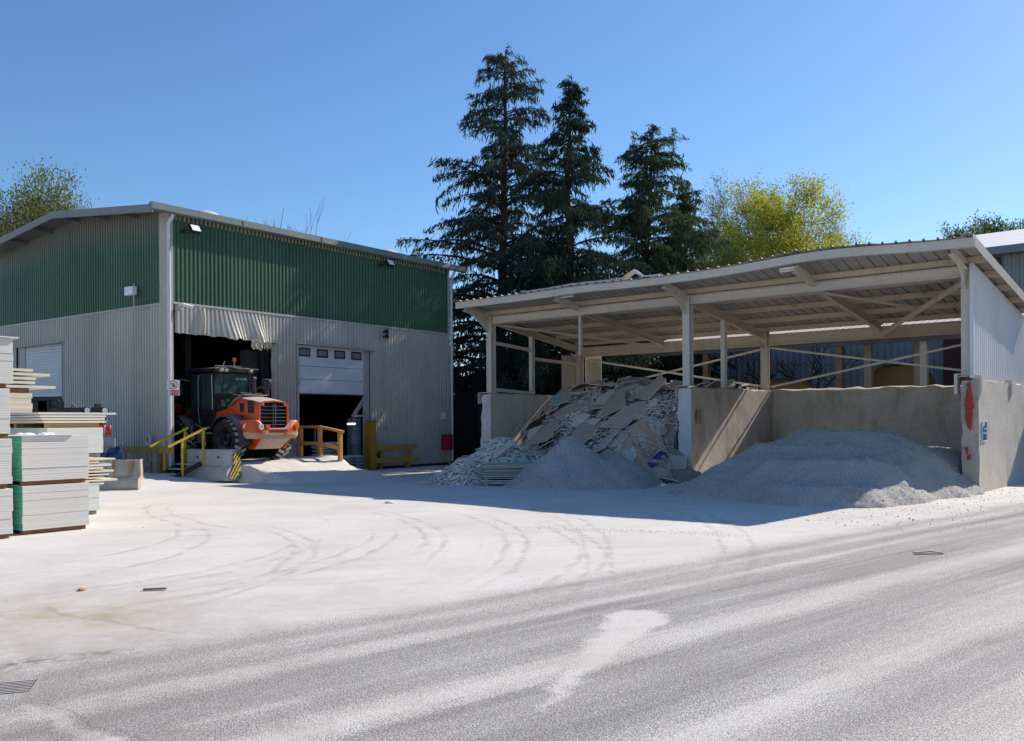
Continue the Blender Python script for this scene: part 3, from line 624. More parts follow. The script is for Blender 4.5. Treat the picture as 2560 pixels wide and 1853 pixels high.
# sectional door, half open
mb = MB(); pz = [4.36, 3.65, 3.20, 2.75]
for a, b in zip(pz[:-1], pz[1:]):
    mb.box(4.745, 7.80, 0.04, 0.085, b + 0.012, a - 0.0)
mb.box(4.745, 7.80, 0.05, 0.08, 2.72, 2.76)
sdoor = mb.build('sectional_door', M['door'], hall, bevel=0.006)
for k in range(4):
    xx = 4.80 + k * 0.80; w_ = 0.50
    fr = MB(); zc0, zc1 = 3.98, 4.27
    for a in ((xx, xx + 0.05, zc0, zc1), (xx + w_ - 0.05, xx + w_, zc0, zc1), (xx + 0.05, xx + w_ - 0.05, zc0, zc0 + 0.05), (xx + 0.05, xx + w_ - 0.05, zc1 - 0.05, zc1)):
        fr.box(a[0], a[1], 0.022, 0.038, a[2], a[3])
    wnd = fr.build('window', M['rubber'], sdoor)
    pb = MB(); pb.box(xx + 0.05, xx + w_ - 0.05, 0.028, 0.036, zc0 + 0.05, zc1 - 0.05); pb.box(xx + 0.06, xx + w_ - 0.06, 0.026, 0.0279, zc0 + 0.055, zc0 + 0.08)
    pb.build('pane', M['window'], wnd)
mb = MB(); mb.box(4.80, 4.83, 0.02, 0.038, 3.0, 3.11); mb.build('handle', M['black'], sdoor)
mb = MB(); mb.bar((4.75, 0.06, 2.70), (7.8, 0.06, 2.70), 0.05, 0.05); mb.build('rubber_seal', M['rubber'], sdoor)
mb = MB(); mb.box(7.80, 8.10, 0.05, 0.09, 0.03, 4.36); mb.box(7.84, 7.88, 0.02, 0.05, 0.03, 4.36); mb.build('door_frame', M['trim'], hall)
mb = MB(); b0, b1, b2 = (7.80, 0.0, 2.66), (7.20, 0.0, 1.95), (7.80, 0.0, 1.98)
mb.bar(b0, b1, 0.05, 0.07); mb.bar((7.80, 0.0, 2.5), (7.34, 0.0, 1.97), 0.03, 0.03); mb.bar(b1, b2, 0.05, 0.06); mb.bar(b0, b2, 0.05, 0.05)
mb.build('folded_wicket_frame', M['trim'], hall)
# roller door in the gable
mb = MB(); rows = []
for j in range(0, 69):
    z = 2.75 + j * 0.025; rows.append([(0.05 - 0.012 * math.sin(j * math.pi / 2.0), 6.27, z), (0.05 - 0.012 * math.sin(j * math.pi / 2.0), 9.0, z)])
mb.grid(rows); mb.box(0.03, 0.07, 6.27, 9.0, 2.68, 2.755); mb.build('roller_door', M['door'], hall)
mb = MB(); mb.box(0.02, 0.06, 9.0, 9.5, 0.2, 4.45); mb.build('side_panel', M['trim'], hall)
# dusty torn insulation under the lintel
for x_, w_, l_, dy in ((2.88, 0.50, 0.34, -0.30), (3.48, 0.36, 0.24, -0.05)):
    mb = MB(); rows = []
    for i in range(10):
        u = i / 9.0; row = []
        for j in range(6):
            v = j / 5.0; row.append((x_ + (u - 0.5) * w_ * (1 - 0.2 * v) + 0.03 * fbm(u * 4, v * 3, x_), dy + 0.06 * fbm(u * 5, v * 5, 2) + 0.05 * v, 4.36 - v * l_ * (0.75 + 0.5 * abs(fbm(u * 6, 1.0, x_)))))
        rows.append(row)
    mb.grid(rows); mb.build('torn_insulation', M['foam'], hall, solid=0.03)

# small fittings fixed on the hall: each a thing
def floodlight(x, y, z, label, face=1):
    t = thing('floodlight', label, 'floodlight', (*mw(x, y), z), MA, 'floodlights under the eaves of the hall')
    mb = MB(); mb.bar((-0.22, 0.02, -0.04), (0.0, -0.18, 0.0), 0.03, 0.03); mb.box(-0.28, -0.18, -0.0, 0.05, -0.1, 0.02); mb.build('bracket', M['dark2'], t)
    mb = MB(); m = Matrix.Rotation(R(-35), 3, 'X')
    def bx(a, b, c, d, e, f, mi=0):
        vs = [m @ V(x, y, z) + V(0, -0.25, 0.02) for z in (e, f) for y in (c, d) for x in (a, b)]
        mb.add(vs, [(0, 2, 3, 1), (4, 5, 7, 6), (0, 1, 5, 4), (2, 6, 7, 3), (0, 4, 6, 2), (1, 3, 7, 5)], mi)
    bx(-0.16, 0.16, -0.05, 0.06, -0.13, 0.13); mb.build('housing', M['black'], t, bevel=0.01)
    mb = MB(); bx(-0.14, 0.14, -0.062, -0.051, -0.11, 0.11); mb.build('lens', M['white'], t)
floodlight(0.62, -0.06, 7.48, 'black floodlight with pale lens at the eaves beside the downpipe')
floodlight(8.85, -0.06, 7.60, 'black floodlight with pale lens high on the green cladding, far from the signed downpipe')
t = thing('wall_camera', 'small white camera on the wall just above the torn doorway, beside the downpipe', 'camera', (*mw(0.28, -0.06), 5.18), MA)
mb = MB(); mb.box(-0.05, 0.05, 0.0, 0.05, -0.08, 0.08); mb.bar((0, 0, 0), (0.1, -0.12, 0.03), 0.04, 0.04); mb.build('bracket', M['trim'], t)
mb = MB(); mb.tube([(0.02, -0.10, 0.06), (0.30, -0.20, 0.0)], 0.055, 10); mb.build('body', M['white'], t, smooth=True)
t = thing('wall_lamp', 'white box lamp on a thin bent pole in front of the green gable', 'lamp', (*mw(-0.08, 1.5), 5.2), MA)
mb = MB(); mb.tube([(0, -0.45, 0.0), (-0.1, -0.2, 0.0), (-0.18, 0, 0.05), (-0.18, 0.0, 0.75)], 0.022, 8); mb.build('pole', M['trim'], t)
mb = MB(); mb.box(-0.26, -0.10, -0.02, 0.42, 0.42, 0.68); mb.build('lamp_box', M['white'], t, bevel=0.02)
t = thing('alarm_horn', 'dark double alarm horn high on the grey cladding, right of the sectional door', 'alarm', (*mw(8.65, -0.06), 4.8), MA)
mb = MB(); mb.box(-0.09, 0.09, -0.05, 0.0, 0.0, 0.38)
mb.build('back_plate', M['trim'], t)
for dz in (0.10, 0.28): mb = MB(); mb.lathe([(0.03, 0.0), (0.04, -0.1), (0.10, -0.20), (0.085, -0.20), (0.03, -0.1)], 14, (0.02, -0.05, dz), 'Y'); mb.build('horn', M['dark2'], t, smooth=True)
mb = MB(); mb.tube([(-0.02, -0.03, 0.0), (-0.02, -0.03, -2.75)], 0.014, 6); mb.box(-0.06, 0.02, -0.06, -0.01, -2.86, -2.72); mb.build('conduit', M['trim'], t)
o = MB(); o.box(-0.13, 0.13, -0.02, 0.0, -0.14, 0.14); t = o.build('wall_notice', M['white'], loc=(*mw(12.08, -0.062), 1.98), rotz=MA, bevel=0.004)
tag(t, 'small white notice plate on the grey cladding above the red cabinet', 'notice')
t = thing('fire_extinguisher_cabinet', 'red fire extinguisher cabinet on the grey cladding at the hall\'s far corner', 'cabinet', (*mw(12.17, -0.05), 0.62), MA)
mb = MB(); mb.box(-0.22, 0.22, -0.26, 0.0, 0.0, 0.62); mb.build('box', M['red_box'], t, bevel=0.03)
mb = MB(); mb.box(-0.19, 0.19, -0.275, -0.262, 0.03, 0.59); mb.box(0.1, 0.14, -0.29, -0.276, 0.28, 0.36); mb.build('door', M['red_box'], t, bevel=0.006)
t = text_mesh('painted_number', '26', 0.62, surf('pale_blue_spray_paint', (0.30, 0.37, 0.41), (0.38, 0.43, 0.45), 12, 0.8), None, Matrix.Identity(4), 0.004)
t.matrix_world = Matrix.Translation((*mw(8.72, -0.05), 1.62)) @ Matrix.Rotation(MA, 4, 'Z') @ Matrix.Rotation(R(90), 4, 'X'); t.scale = (0.9, 1, 1)
tag(t, 'faded pale blue spray-painted number on the grey cladding above the low yellow rail', 'graffiti')
# prohibition sign at the corner
t = thing('prohibition_sign', 'white and red no-entry sign with a crossed hand, on the downpipe at the hall corner', 'sign', (*mw(-0.06, -0.20), 2.77), R(8)); t.scale = (0.52, 1, 0.50)
sw_, sh_ = 0.34, 0.46
mb = MB(); mb.box(-sw_, sw_, 0, 0.012, -sh_, sh_); mb.build('plate', M['white'], t)
mb = MB(); mb.lathe([(0.205, -0.003), (0.245, -0.003), (0.245, -0.001), (0.205, -0.001)], 32, (0, 0, 0.17), 'Y')
mb.bar((-0.15, -0.003, 0.32), (0.15, -0.003, 0.02), 0.004, 0.042, (1, 0, 1)); mb.build('ring', M['sign_red'], t)
mb = MB(); mb.box(-sw_ + 0.01, sw_ - 0.01, -0.005, -0.001, -sh_ + 0.01, -0.13); mb.build('red_band', M['sign_red'], t)
mb = MB(); mb.prism([(-0.06, -0.08), (0.06, -0.10), (0.09, 0.0), (0.06, 0.03), (-0.06, 0.04)], -0.0008, -0.0022, lambda u, v, a: (u + 0.02, a, v + 0.14))
for i, (fx, fl) in enumerate(((-0.045, 0.09), (-0.015, 0.115), (0.015, 0.12), (0.043, 0.10))): mb.prism([(fx - 0.012, 0), (fx + 0.012, 0), (fx + 0.01 + fx * .3, fl), (fx - 0.01 + fx * .3, fl)], -0.0008, -0.0022, lambda u, v, a: (u + 0.02, a, v + 0.165))
mb.prism([(0.07, -0.02), (0.085, 0.0), (0.125, 0.06), (0.10, 0.065)], -0.0008, -0.0022, lambda u, v, a: (u + 0.02, a, v + 0.14)); mb.build('hand_symbol', M['black'], t)
text_mesh('lettering', 'ACCES INTERDIT\nAUX PERSONNES\nNON AUTORISEES', 0.085, M['white'], t, frame((0, -0.0065, -0.285), (1, 0, 0), (0, 0, 1)), 0.001)
# ------------------------------------------------------------------ open-sided shelter
XL, XM, XR, DB, WZ = -7.85, 0.0, 7.26, 5.45, 2.70
def rz(y): return 5.50 - 0.140 * y            # underside of the roof sheets
shel = thing('storage_shelter', 'open-fronted storage shelter with cream steel frame, grey sheet roof and two bays', 'shelter', (SO.x, SO.y, 0), SA)
cols = [XL + 0.12, XM - 0.2, XR - 0.12]
for x in cols:
    mb = MB(); mb.ibeam((x, 0.20, WZ), (x, 0.20, 5.30), 0.22, 0.24, up=(0, 1, 0)); mb.box(x - 0.16, x + 0.16, 0.05, 0.36, WZ, WZ + 0.02)
    mb.build('front_column', M['steel'], shel)
    mb = MB(); mb.ibeam((x, DB - 0.15, WZ), (x, DB - 0.15, 4.70), 0.22, 0.22, up=(0, 1, 0)); mb.prism([(DB - 0.27, 4.0), (DB - 0.27, 4.25), (DB - 0.75, 4.30)], x - 0.01, x + 0.01, lambda u, v, a: (a, u, v))
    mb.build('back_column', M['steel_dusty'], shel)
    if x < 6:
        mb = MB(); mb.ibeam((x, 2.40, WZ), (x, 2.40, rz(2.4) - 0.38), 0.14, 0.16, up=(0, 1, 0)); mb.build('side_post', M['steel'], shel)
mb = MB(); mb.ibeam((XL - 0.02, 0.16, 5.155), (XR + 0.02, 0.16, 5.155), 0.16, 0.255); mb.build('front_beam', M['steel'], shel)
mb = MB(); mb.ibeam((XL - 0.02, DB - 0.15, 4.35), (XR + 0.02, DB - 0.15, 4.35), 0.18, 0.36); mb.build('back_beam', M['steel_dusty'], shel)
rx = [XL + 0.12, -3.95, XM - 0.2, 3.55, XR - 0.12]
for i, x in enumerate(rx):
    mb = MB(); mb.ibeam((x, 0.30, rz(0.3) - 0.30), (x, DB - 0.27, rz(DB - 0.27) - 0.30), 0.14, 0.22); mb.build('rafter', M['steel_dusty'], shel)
    mb = MB(); y1 = -1.12
    mb.ibeam((x, 0.07, rz(0) - 0.26), (x, y1, rz(y1) - 0.20), 0.14, 0.18)
    if i % 2 == 0: mb.prism([(0.08, 4.72), (0.08, rz(0) - 0.36), (-0.72, rz(-0.72) - 0.32)], x - 0.012, x + 0.012, lambda u, v, a: (a, u, v))
    mb.build('cantilever_bracket', M['steel'], shel)
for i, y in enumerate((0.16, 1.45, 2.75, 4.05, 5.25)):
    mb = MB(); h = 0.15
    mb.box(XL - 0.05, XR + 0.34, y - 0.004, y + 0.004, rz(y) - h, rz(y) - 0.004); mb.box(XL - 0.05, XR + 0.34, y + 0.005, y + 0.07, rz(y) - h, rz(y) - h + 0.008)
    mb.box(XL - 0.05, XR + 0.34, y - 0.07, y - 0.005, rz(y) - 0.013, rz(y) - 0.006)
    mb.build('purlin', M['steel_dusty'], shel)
for y0, y1, x in ((1.45, 2.75, -5.9), (1.45, 2.75, -1.9), (1.45, 2.75, 1.9), (2.75, 4.05, -5.9), (1.45, 2.75, 5.5)):
    mb = MB(); mb.bar((x, y0, rz(y0) - 0.09), (x, y1, rz(y1) - 0.09), 0.03, 0.03); mb.build('sag_rod', M['steel_dusty'], shel)
def brace(p, q, name='brace', m='steel_dusty', s=0.06):
    mb = MB(); p, q = V(*p), V(*q); mb.bar(p, q, s, 0.008); mb.bar(p + V(0, 0, -s / 2), q + V(0, 0, -s / 2), 0.008, s); mb.build(name, M[m], shel)
brace((XL + 0.2, 0.35, 5.05), (-3.95, DB - 0.4, 4.36), 'roof_brace')
brace((3.62, 0.40, 5.05), (XR - 0.2, DB - 0.4, 4.36), 'roof_brace'); brace((XR - 0.2, 0.35, 5.0), (3.62, DB - 0.4, 4.32), 'roof_brace', s=0.12)
yb = DB - 0.05
brace((XL + 0.3, yb, 4.10), (XM - 0.35, yb, 2.86), 'wall_brace', 'steel', 0.06); brace((XL + 0.3, yb + 0.03, 2.86), (XM - 0.35, yb + 0.03, 4.10), 'wall_brace', 'steel', 0.06)
brace((XM - 0.05, yb, 4.12), (XR - 0.2, yb, 2.92), 'wall_brace', 'steel', 0.06); brace((XM - 0.05, yb + 0.03, 2.84), (XR - 0.2, yb + 0.03, 4.12), 'wall_brace', 'steel', 0.06)
mb = MB(); mb.ibeam((-3.95, 0.16, 5.02), (-3.95, 0.16, 3.78), 0.09, 0.10, up=(0, 1, 0)); mb.build('hanging_post', M['steel_dusty'], shel)
x = XL + 0.12
for p, q in (((x, 0.32, 4.42), (x, 2.32, 4.28)), ((x, 0.32, 2.82), (x, 2.32, 2.74)), ((x, 2.48, 3.98), (x, DB - 0.3, 3.9))):
    mb = MB(); mb.bar(p, q, 0.06, 0.11); mb.build('side_rail', M['steel'], shel)
# roof sheets with a lifted, bent front edge
def lift(x): return 0.19 * math.exp(-((x - 4.2) / 2.1) ** 2) + 0.05 * math.exp(-((x + 3.0) / 1.2) ** 2)
mb = MB(); y0r, y1r = -1.28, DB + 0.35; step = 0.30; rows = []
n = int((XR + 0.40 - (XL - 0.22)) / step); xs = []
for k in range(n + 1):
    b = XL - 0.22 + k * step
    xs += [(b, 0), (b + 0.235, 0), (b + 0.25, 0.045), (b + 0.285, 0.045)]
xs = [q for q in xs if q[0] <= XR + 0.40]
ysr = [y0r, y0r + 0.25, -0.6, 0.0, 1.5, 3.0, 4.5, y1r]
for x_, dz in xs:
    rows.append([(x_, y, rz(y) + dz + lift(x_) * smooth(0.0, -1.2, y) * (1.0 + 0.35 * fbm(x_ * 1.3, 5.0))) for y in ysr])
mb.grid(rows); mb.build('roof_sheet', M['sheet'], shel, solid=0.004)
mb = MB(); rows = []
for k in range(41):
    x_ = XL - 0.20 + k * (XR + 0.38 - XL + 0.18) / 40; b = lift(x_) * 0.75; z = rz(-1.2)
    rows.append([(x_, -1.205, z - 0.20 + b), (x_, -1.20, z + 0.0 + b), (x_, -1.16, z + 0.0 + b), (x_, -1.155, z - 0.19 + b), (x_, -1.10, z - 0.195 + b), (x_, -1.10, z - 0.205 + b), (x_, -1.205, z - 0.205 + b)])
mb.grid(rows); mb.build('front_fascia', M['steel'], shel, solid=0.003)
mb = MB(); rows = []
for k in range(9):
    y = y0r + k * (y1r - y0r) / 8; b = lift(XR) * smooth(0, -1.2, y)
    rows.append([(XR + 0.33, y, rz(y) - 0.17 + b * .7), (XR + 0.345, y, rz(y) - 0.17 + b * .7), (XR + 0.36, y, rz(y) + 0.05 + b), (XR + 0.10, y, rz(y) + 0.07 + b)][1:])
mb.grid(rows); mb.build('verge_trim', M['steel'], shel, solid=0.004)
# crumpled ridge flashing lying loose on the front edge
mb = MB(); rows = []
for k in range(30):
    x_ = -5.2 + k * 0.17; z = rz(-1.2) + lift(x_) + 0.05 + 0.05 * abs(fbm(x_ * 1.6, 2)) + (0.22 * math.exp(-((x_ + 1.15) / 0.22) ** 2))
    rows.append([(x_, -1.30, z - 0.02), (x_, -1.15, z + 0.04), (x_, -0.95, z + 0.0)])
mb.grid(rows); mb.build('crumpled_flashing', M['chrome'], shel, solid=0.006)
mb = MB(); corrugate(mb, 0.02, DB + 0.1, lambda s: 2.62 - 0.012 * s, lambda s: rz(s) - 0.17, lambda s, d, z: (XR + 0.02 + d, s, z), 0.2, 0.03)
mb.build('side_cladding', M['white_panel'], shel, solid=0.004)
mb = MB(); mb.box(XR - 0.02, XR + 0.065, -0.03, 0.018, 2.66, 5.30); mb.build('side_corner_trim', M['white_panel'], shel)
mb = MB(); mb.box(XL - 0.02, XL + 0.0, 4.35, DB, WZ, 4.22); mb.box(XL + 0.26, XL + 1.0, DB + 0.02, DB + 0.05, WZ, 4.2); mb.build('corner_panel', M['beige_panel'], shel)
for y in (0.06, 3.2):
    mb = MB(); mb.box(XR + 0.055, XR + 0.20, y - 0.02, y + 0.05, 2.36, 2.72); mb.box(XR + 0.17, XR + 0.215, y - 0.03, y + 0.20, 2.34, 2.70); mb.build('cladding_bracket', M['steel'], shel)
mb = MB(); mb.box(XR - 0.36, XR - 0.30, -0.03, 0.25, 2.30, 2.75); mb.box(XR - 0.36, XR + 0.06, -0.03, 0.25, 2.752, 2.77); mb.build('cladding_bracket', M['steel'], shel)
for x in (XL + 0.0, XM - 0.2):
    mb = MB(); mb.box(x - 0.25, x + 0.26, -0.06, 0.32, WZ + 0.001, WZ + 0.018); mb.box(x - 0.262, x - 0.25, -0.06, 0.32, 2.34, WZ + 0.018); mb.build('wall_cap_plate', M['steel'], shel)
# batten lamps
for i, (x, z, lab) in enumerate(((-3.62, 0, 'white batten lamp under the shelter roof, over the bay of broken boards'), (3.30, 0, 'white batten lamp under the shelter roof, over the bay with the big gravel heap'))):
    t = thing('batten_lamp', lab, 'lamp', (*sw(x, -0.95), rz(-0.95) - 0.14), SA, 'batten lamps under the shelter eaves')
    mb = MB(); mb.box(-0.22, 0.22, -0.06, 0.06, 0.0, 0.06); mb.build('lamp_body', M['white'], t, bevel=0.01)
    mb = MB(); mb.tube([(-0.21, -0.03, -0.03), (0.21, -0.03, -0.03)], 0.02, 8); mb.tube([(-0.21, 0.03, -0.03), (0.21, 0.03, -0.03)], 0.02, 8); mb.build('tube', M['white'], t, smooth=True)
# concrete bay walls
def rough_wall(name, x0, x1, y0, y1, z1, mats, label, amp=0.022, seed=0, endx=None):
    mb = MB(); nx = max(2, int((x1 - x0) / 0.22)); ny = max(2, int((y1 - y0) / 0.22)); nz = 13
    def P(x, y, z):
        k = amp * (1 + 1.2 * smooth(0.5, 0, abs(y - y0)))
        a = fbm(x * 2.3 + seed, y * 2.3, z * 2.3); b = fbm(x * 6 + seed + 9, y * 6, z * 6)
        ox = -1 if abs(x - x0) < 1e-6 else 1 if abs(x - x1) < 1e-6 else 0; oy = -1 if abs(y - y0) < 1e-6 else 1 if abs(y - y1) < 1e-6 else 0; oz = 1 if z >= z1 - 1e-6 else 0
        d = k * (a * 0.8 + b * 0.35)
        return (x + ox * d, y + oy * d * 1.5, z + oz * d * 1.4 - (0.04 if oz and (ox or oy) else 0))
    X = [x0 + (x1 - x0) * i / nx for i in range(nx + 1)]; Y = [y0 + (y1 - y0) * i / ny for i in range(ny + 1)]; Z = [z1 * i / nz for i in range(nz + 1)]
    mb.grid([[P(x, y0, z) for z in Z] for x in X], 1); mb.grid([[P(x, y1, z) for z in Z] for x in X])
    mb.grid([[P(x0, y, z) for z in Z] for y in Y]); mb.grid([[P(x1, y, z) for z in Z] for y in Y]); mb.grid([[P(x, y, z1) for y in Y] for x in X])
    o = mb.build(name, mats, loc=(SO.x, SO.y, 0), rotz=SA, smooth=50); return tag(o, label, 'wall', 'concrete walls of the shelter bays')
rough_wall('concrete_wall', XL - 0.15, XL + 0.26, 0.0, DB + 0.2, WZ, [M['concrete_light'], M['plaster']], 'concrete bay wall with pale end face, behind the heap of offcut strips', seed=1)
wm = rough_wall('concrete_wall', XM - 0.42, XM, 0.0, DB, WZ, [M['concrete'], M['plaster']], 'concrete dividing wall between the broken boards and the gravel heap', seed=2)
rough_wall('concrete_wall', XM + 0.005, XR - 0.23, DB, DB + 0.35, WZ + 0.02, [M['concrete'], M['concrete']], 'stained concrete rear wall behind the big gravel heap', seed=3)
rough_wall('concrete_wall', XL + 0.27, XM - 0.43, DB, DB + 0.35, WZ, [M['concrete'], M['concrete']], 'concrete rear wall behind the broken boards', seed=4)
wr = rough_wall('concrete_wall', XR - 0.22, XR + 0.16, 0.0, DB + 4.0, 2.66, [M['concrete_light'], M['concrete']], 'concrete side wall with red paint on its end, under the pale ribbed cladding', 0.018, seed=5)
def blot(name, outline, org, xd, yd, mat, parent, th=0.012):
    mb = MB(); mb.prism(outline, 0, th, lambda u, v, a: (u, v, a)); o = mb.build(name, mat, parent); o.matrix_local = frame(org, xd, yd); return o
ol = [(-0.04, 1.30), (0.02, 1.42), (0.07, 1.28), (0.10, 1.16), (0.15, 1.02), (0.155, 0.72), (0.13, 0.5), (0.10, 0.36), (0.06, 0.24), (0.0, 0.30), (-0.05, 0.36), (-0.10, 0.55), (-0.13, 0.62), (-0.12, 0.80), (-0.14, 0.98), (-0.08, 1.08)]
ol = [(u * 0.62 + 0.045 * fbm(u * 9, v * 9), v + 0.05 * fbm(v * 7, u * 7)) for (u0, v0), (u1, v1) in zip(ol, ol[1:] + ol[:1]) for u, v in ((u0, v0), (u0 * .67 + u1 * .33, v0 * .67 + v1 * .33), (u0 * .33 + u1 * .67, v0 * .33 + v1 * .67))]
blot('paint_mark', ol, (XR - 0.05, -0.062, 1.18), (1, 0, 0), (0, 0, 1), M['redpaint'], wr)
for cx, cz, s in ((-0.06, 1.02, 0.05), (-0.01, 0.84, 0.065), (-0.06, 0.93, 0.03)):
    blot('paint_mark', [(cx + s * (0.6 + 0.5 * random.random()) * math.cos(a), cz + s * (0.7 + 0.8 * random.random()) * math.sin(a)) for a in [k * math.pi / 4 for k in range(8)]], (XR - 0.03, -0.062, 0), (1, 0, 0), (0, 0, 1), M['redpaint'], wr)
t = thing('information_sign', 'blue sign with white lettering on the sunlit concrete side wall', 'sign', (*sw(XR + 0.185, 0.42), 1.43), SA + R(90))
mb = MB(); mb.box(-0.20, 0.20, 0.0, 0.012, -0.24, 0.24); mb.build('plate', M['white'], t)
mb = MB(); mb.box(-0.185, 0.185, -0.003, -0.0005, -0.21, 0.21); mb.build('blue_face', M['sign_blue'], t)
mb = MB(); mb.prism([(-0.18, 0.20), (-0.06, 0.20), (-0.02, 0.17), (-0.05, 0.14), (-0.14, 0.10), (-0.18, 0.12)], -0.006, -0.004, lambda u, v, a: (u, a, v)); mb.build('emblem', M['white'], t)
text_mesh('lettering', 'ATELIER\nRECYCLAGE', 0.062, M['white'], t, frame((0, -0.0055, 0.0), (1, 0, 0), (0, 0, 1)), 0.001, space=1.5)

blot('paint_mark', [(0.0 + 0.04 * fbm(k, 1.0) + 0.30 * u, 0.05 * fbm(k, 2.0) + 0.42 * v) for k, (u, v) in enumerate(((0, 0), (.5, .05), (1, 0), (1.05, .4), (.95, .8), (1, 1), (.5, .95), (.1, 1), (0, .6)))], (XM + 0.025, 0.25, 1.62), (0, 1, 0), (0, 0, 1), surf('faded_green_yellow_paint', (0.20, 0.17, 0.06), (0.30, 0.27, 0.16), 9, 0.9), wm)
# ------------------------------------------------------------------ heaps
rng = np.random.default_rng(11)
def heap(name, label, cat, cx, cy, rot, hx, hy, hfun, mat, n=70, pebbles=0, psize=(0.012, 0.035), pm=None, mi2=None):
    """height-field heap over [-hx,hx] x [-hy,hy] with loose stones on the skin"""
    mb = MB(); rows = []
    for i in range(n + 1):
        row = []
        for j in range(n + 1):
            x = -hx + 2 * hx * i / n; y = -hy + 2 * hy * j / n; row.append((x, y, hfun(x, y)))
        rows.append(row)
    fs = mb
    vs = [p for r in rows for p in r]; m = n + 1
    quads = [(i * m + j, i * m + j + 1, (i + 1) * m + j + 1, (i + 1) * m + j) for i in range(n) for j in range(n)]
    quads = [q for q in quads if max(vs[k][2] for k in q) > -0.02]
    mb.add(vs, quads)
    for k in range(pebbles):
        x = rng.uniform(-hx, hx); y = rng.uniform(-hy, hy); z = hfun(x, y)
        if z < -0.005 and rng.random() > 0.10: continue
        z = max(z, 0.0)
        s = rng.uniform(*psize); q = rng.normal(size=(4, 3)); q = q / np.linalg.norm(q, axis=1)[:, None] * s * rng.uniform(0.7, 1.3)
        b = V(x, y, z + s * 0.25)
        mb.add([b + V(*v) for v in q], [(0, 1, 2), (0, 1, 3), (0, 2, 3), (1, 2, 3)], 1)
    o = mb.build(name, [mat, pm or M['pebble']], loc=(cx, cy, 0), rotz=rot, smooth=55); return tag(o, label, cat)
def cone(x, y, cx, cy, h, r, top=0.0): return h - (h / r) * max(0.0, math.hypot(x - cx, y - cy) - top)
# big gravel heap, in shelter coordinates
def hbig(x, y):
    X, Y = x + 4.9, y - 3.0
    wob = 0.10 * fbm(X * 0.9, Y * 0.9, 4.0); X += wob; Y += 0.12 * fbm(X * 0.8, Y * 0.8, 9.0)
    # broad plateau with shoulders, steep flanks
    def lobe(cx, cy, h, ax, ay, sl): 
        d = math.hypot((X - cx) / ax, (Y - cy) / ay); return h - sl * max(0.0, d - 1.0)
    ls = [lobe(4.5, -0.5, 1.50, 1.05, 0.9, 0.60), lobe(4.0, -1.5, 1.18, 1.3, 0.9, 0.80), lobe(4.9, -2.8, 0.92, 1.25, 1.1, 0.85), lobe(3.3, -2.4, 0.80, 0.8, 0.8, 0.55),
          lobe(5.3, -4.0, 0.42, 1.2, 1.0, 0.70), lobe(2.8, -3.0, 0.55, 0.6, 0.7, 0.40), lobe(2.5, -3.9, 0.20, 0.5, 0.5, 0.26), lobe(5.6, 1.2, 1.05, 1.0, 1.2, 0.55)]
    z = math.log(sum(math.exp(l * 9.0) for l in ls)) / 9.0 - 0.06 - 0.30 * max(0.0, X - 6.5)
    z += 0.05 * fbm(X * 1.6, Y * 1.6, 2.0) + 0.025 * fbm(X * 6, Y * 6, 1.0) + 0.012 * fbm(X * 15, Y * 15, 3.0)
    if -0.55 < X < 0.1 and Y > -0.15: z = -0.2
    if X > 7.0 and Y > -0.05: z = -0.2
    return z if z > 0 else -0.1
c = sw(4.9, -3.0)
heap('gravel_heap', 'big grey gravel heap spilling from the right bay of the shelter', 'gravel heap', c.x, c.y, SA, 4.3, 5.4, hbig, M['gravel'], 130, 26000, (0.007, 0.022))
def hmid(x, y):
    wob = 0.10 * fbm(x * 1.1, y * 1.1, 7.0)
    z = max(cone(x + wob, y, 0, 0, 1.30, 1.75, 0.06), cone(x, y + wob, 0.75, -0.35, 0.70, 1.3, 0.15), cone(x + wob, y, -0.3, -0.5, 0.85, 1.25, 0.15), cone(x, y, 1.15, 0.75, 0.9, 1.35, 0.15))
    z += 0.05 * fbm(x * 2.2, y * 2.2, 5.0) + 0.02 * fbm(x * 9, y * 9, 6.0)
    return z if z > 0 else -0.1
heap('gypsum_heap', 'pale heap of crushed gypsum in front of the broken boards', 'gypsum heap', 1.55, 24.1, 0, 2.6, 2.4, hmid, M['gypsum'], 80, 12000, (0.007, 0.022))
# broken plasterboard: rubble mass + individual boards
def hpile(X, Y):                                              # shelter coordinates
    front = -1.95 + 1.1 * smooth(-4.0, -7.4, X) - 0.5 * smooth(-3.2, -0.6, X)
    z = 0.74 * (Y - front) - 2.2 * max(0.0, X + 1.15) * smooth(0.25, -0.5, Y)
    z = min(z, 2.72 + 0.16 * math.sin(X * 1.3 + 1.0) + 0.05 * (Y - 3)) * (1 - 0.05 * smooth(-6.2, -7.5, X)) - 0.9 * smooth(-6.2, -7.6, X) * smooth(5.0, 2.0, Y)
    return z + 0.20 * fbm(X * 0.8, Y * 0.8, 3.0) + 0.10 * fbm(X * 2.4, Y * 2.4, 8.0)
c = sw(-3.6, 1.3)
def hp2(x, y):
    X, Y = x - 3.6, y + 1.3
    if X < XL + 0.28 or (X > -0.44 and Y > -0.1) or Y > DB - 0.02: return -0.15
    z = hpile(X, Y) - 0.10 + 0.05 * fbm(X * 7, Y * 7, 2.0); return z if z > 0 else -0.1
heap('rubble_heap', 'sloping mass of plaster rubble under the broken boards in the left bay', 'rubble heap', c.x, c.y, SA, 4.2, 4.2, hp2, M['rubble'], 90, 6000, (0.03, 0.09), M['frag_core'])
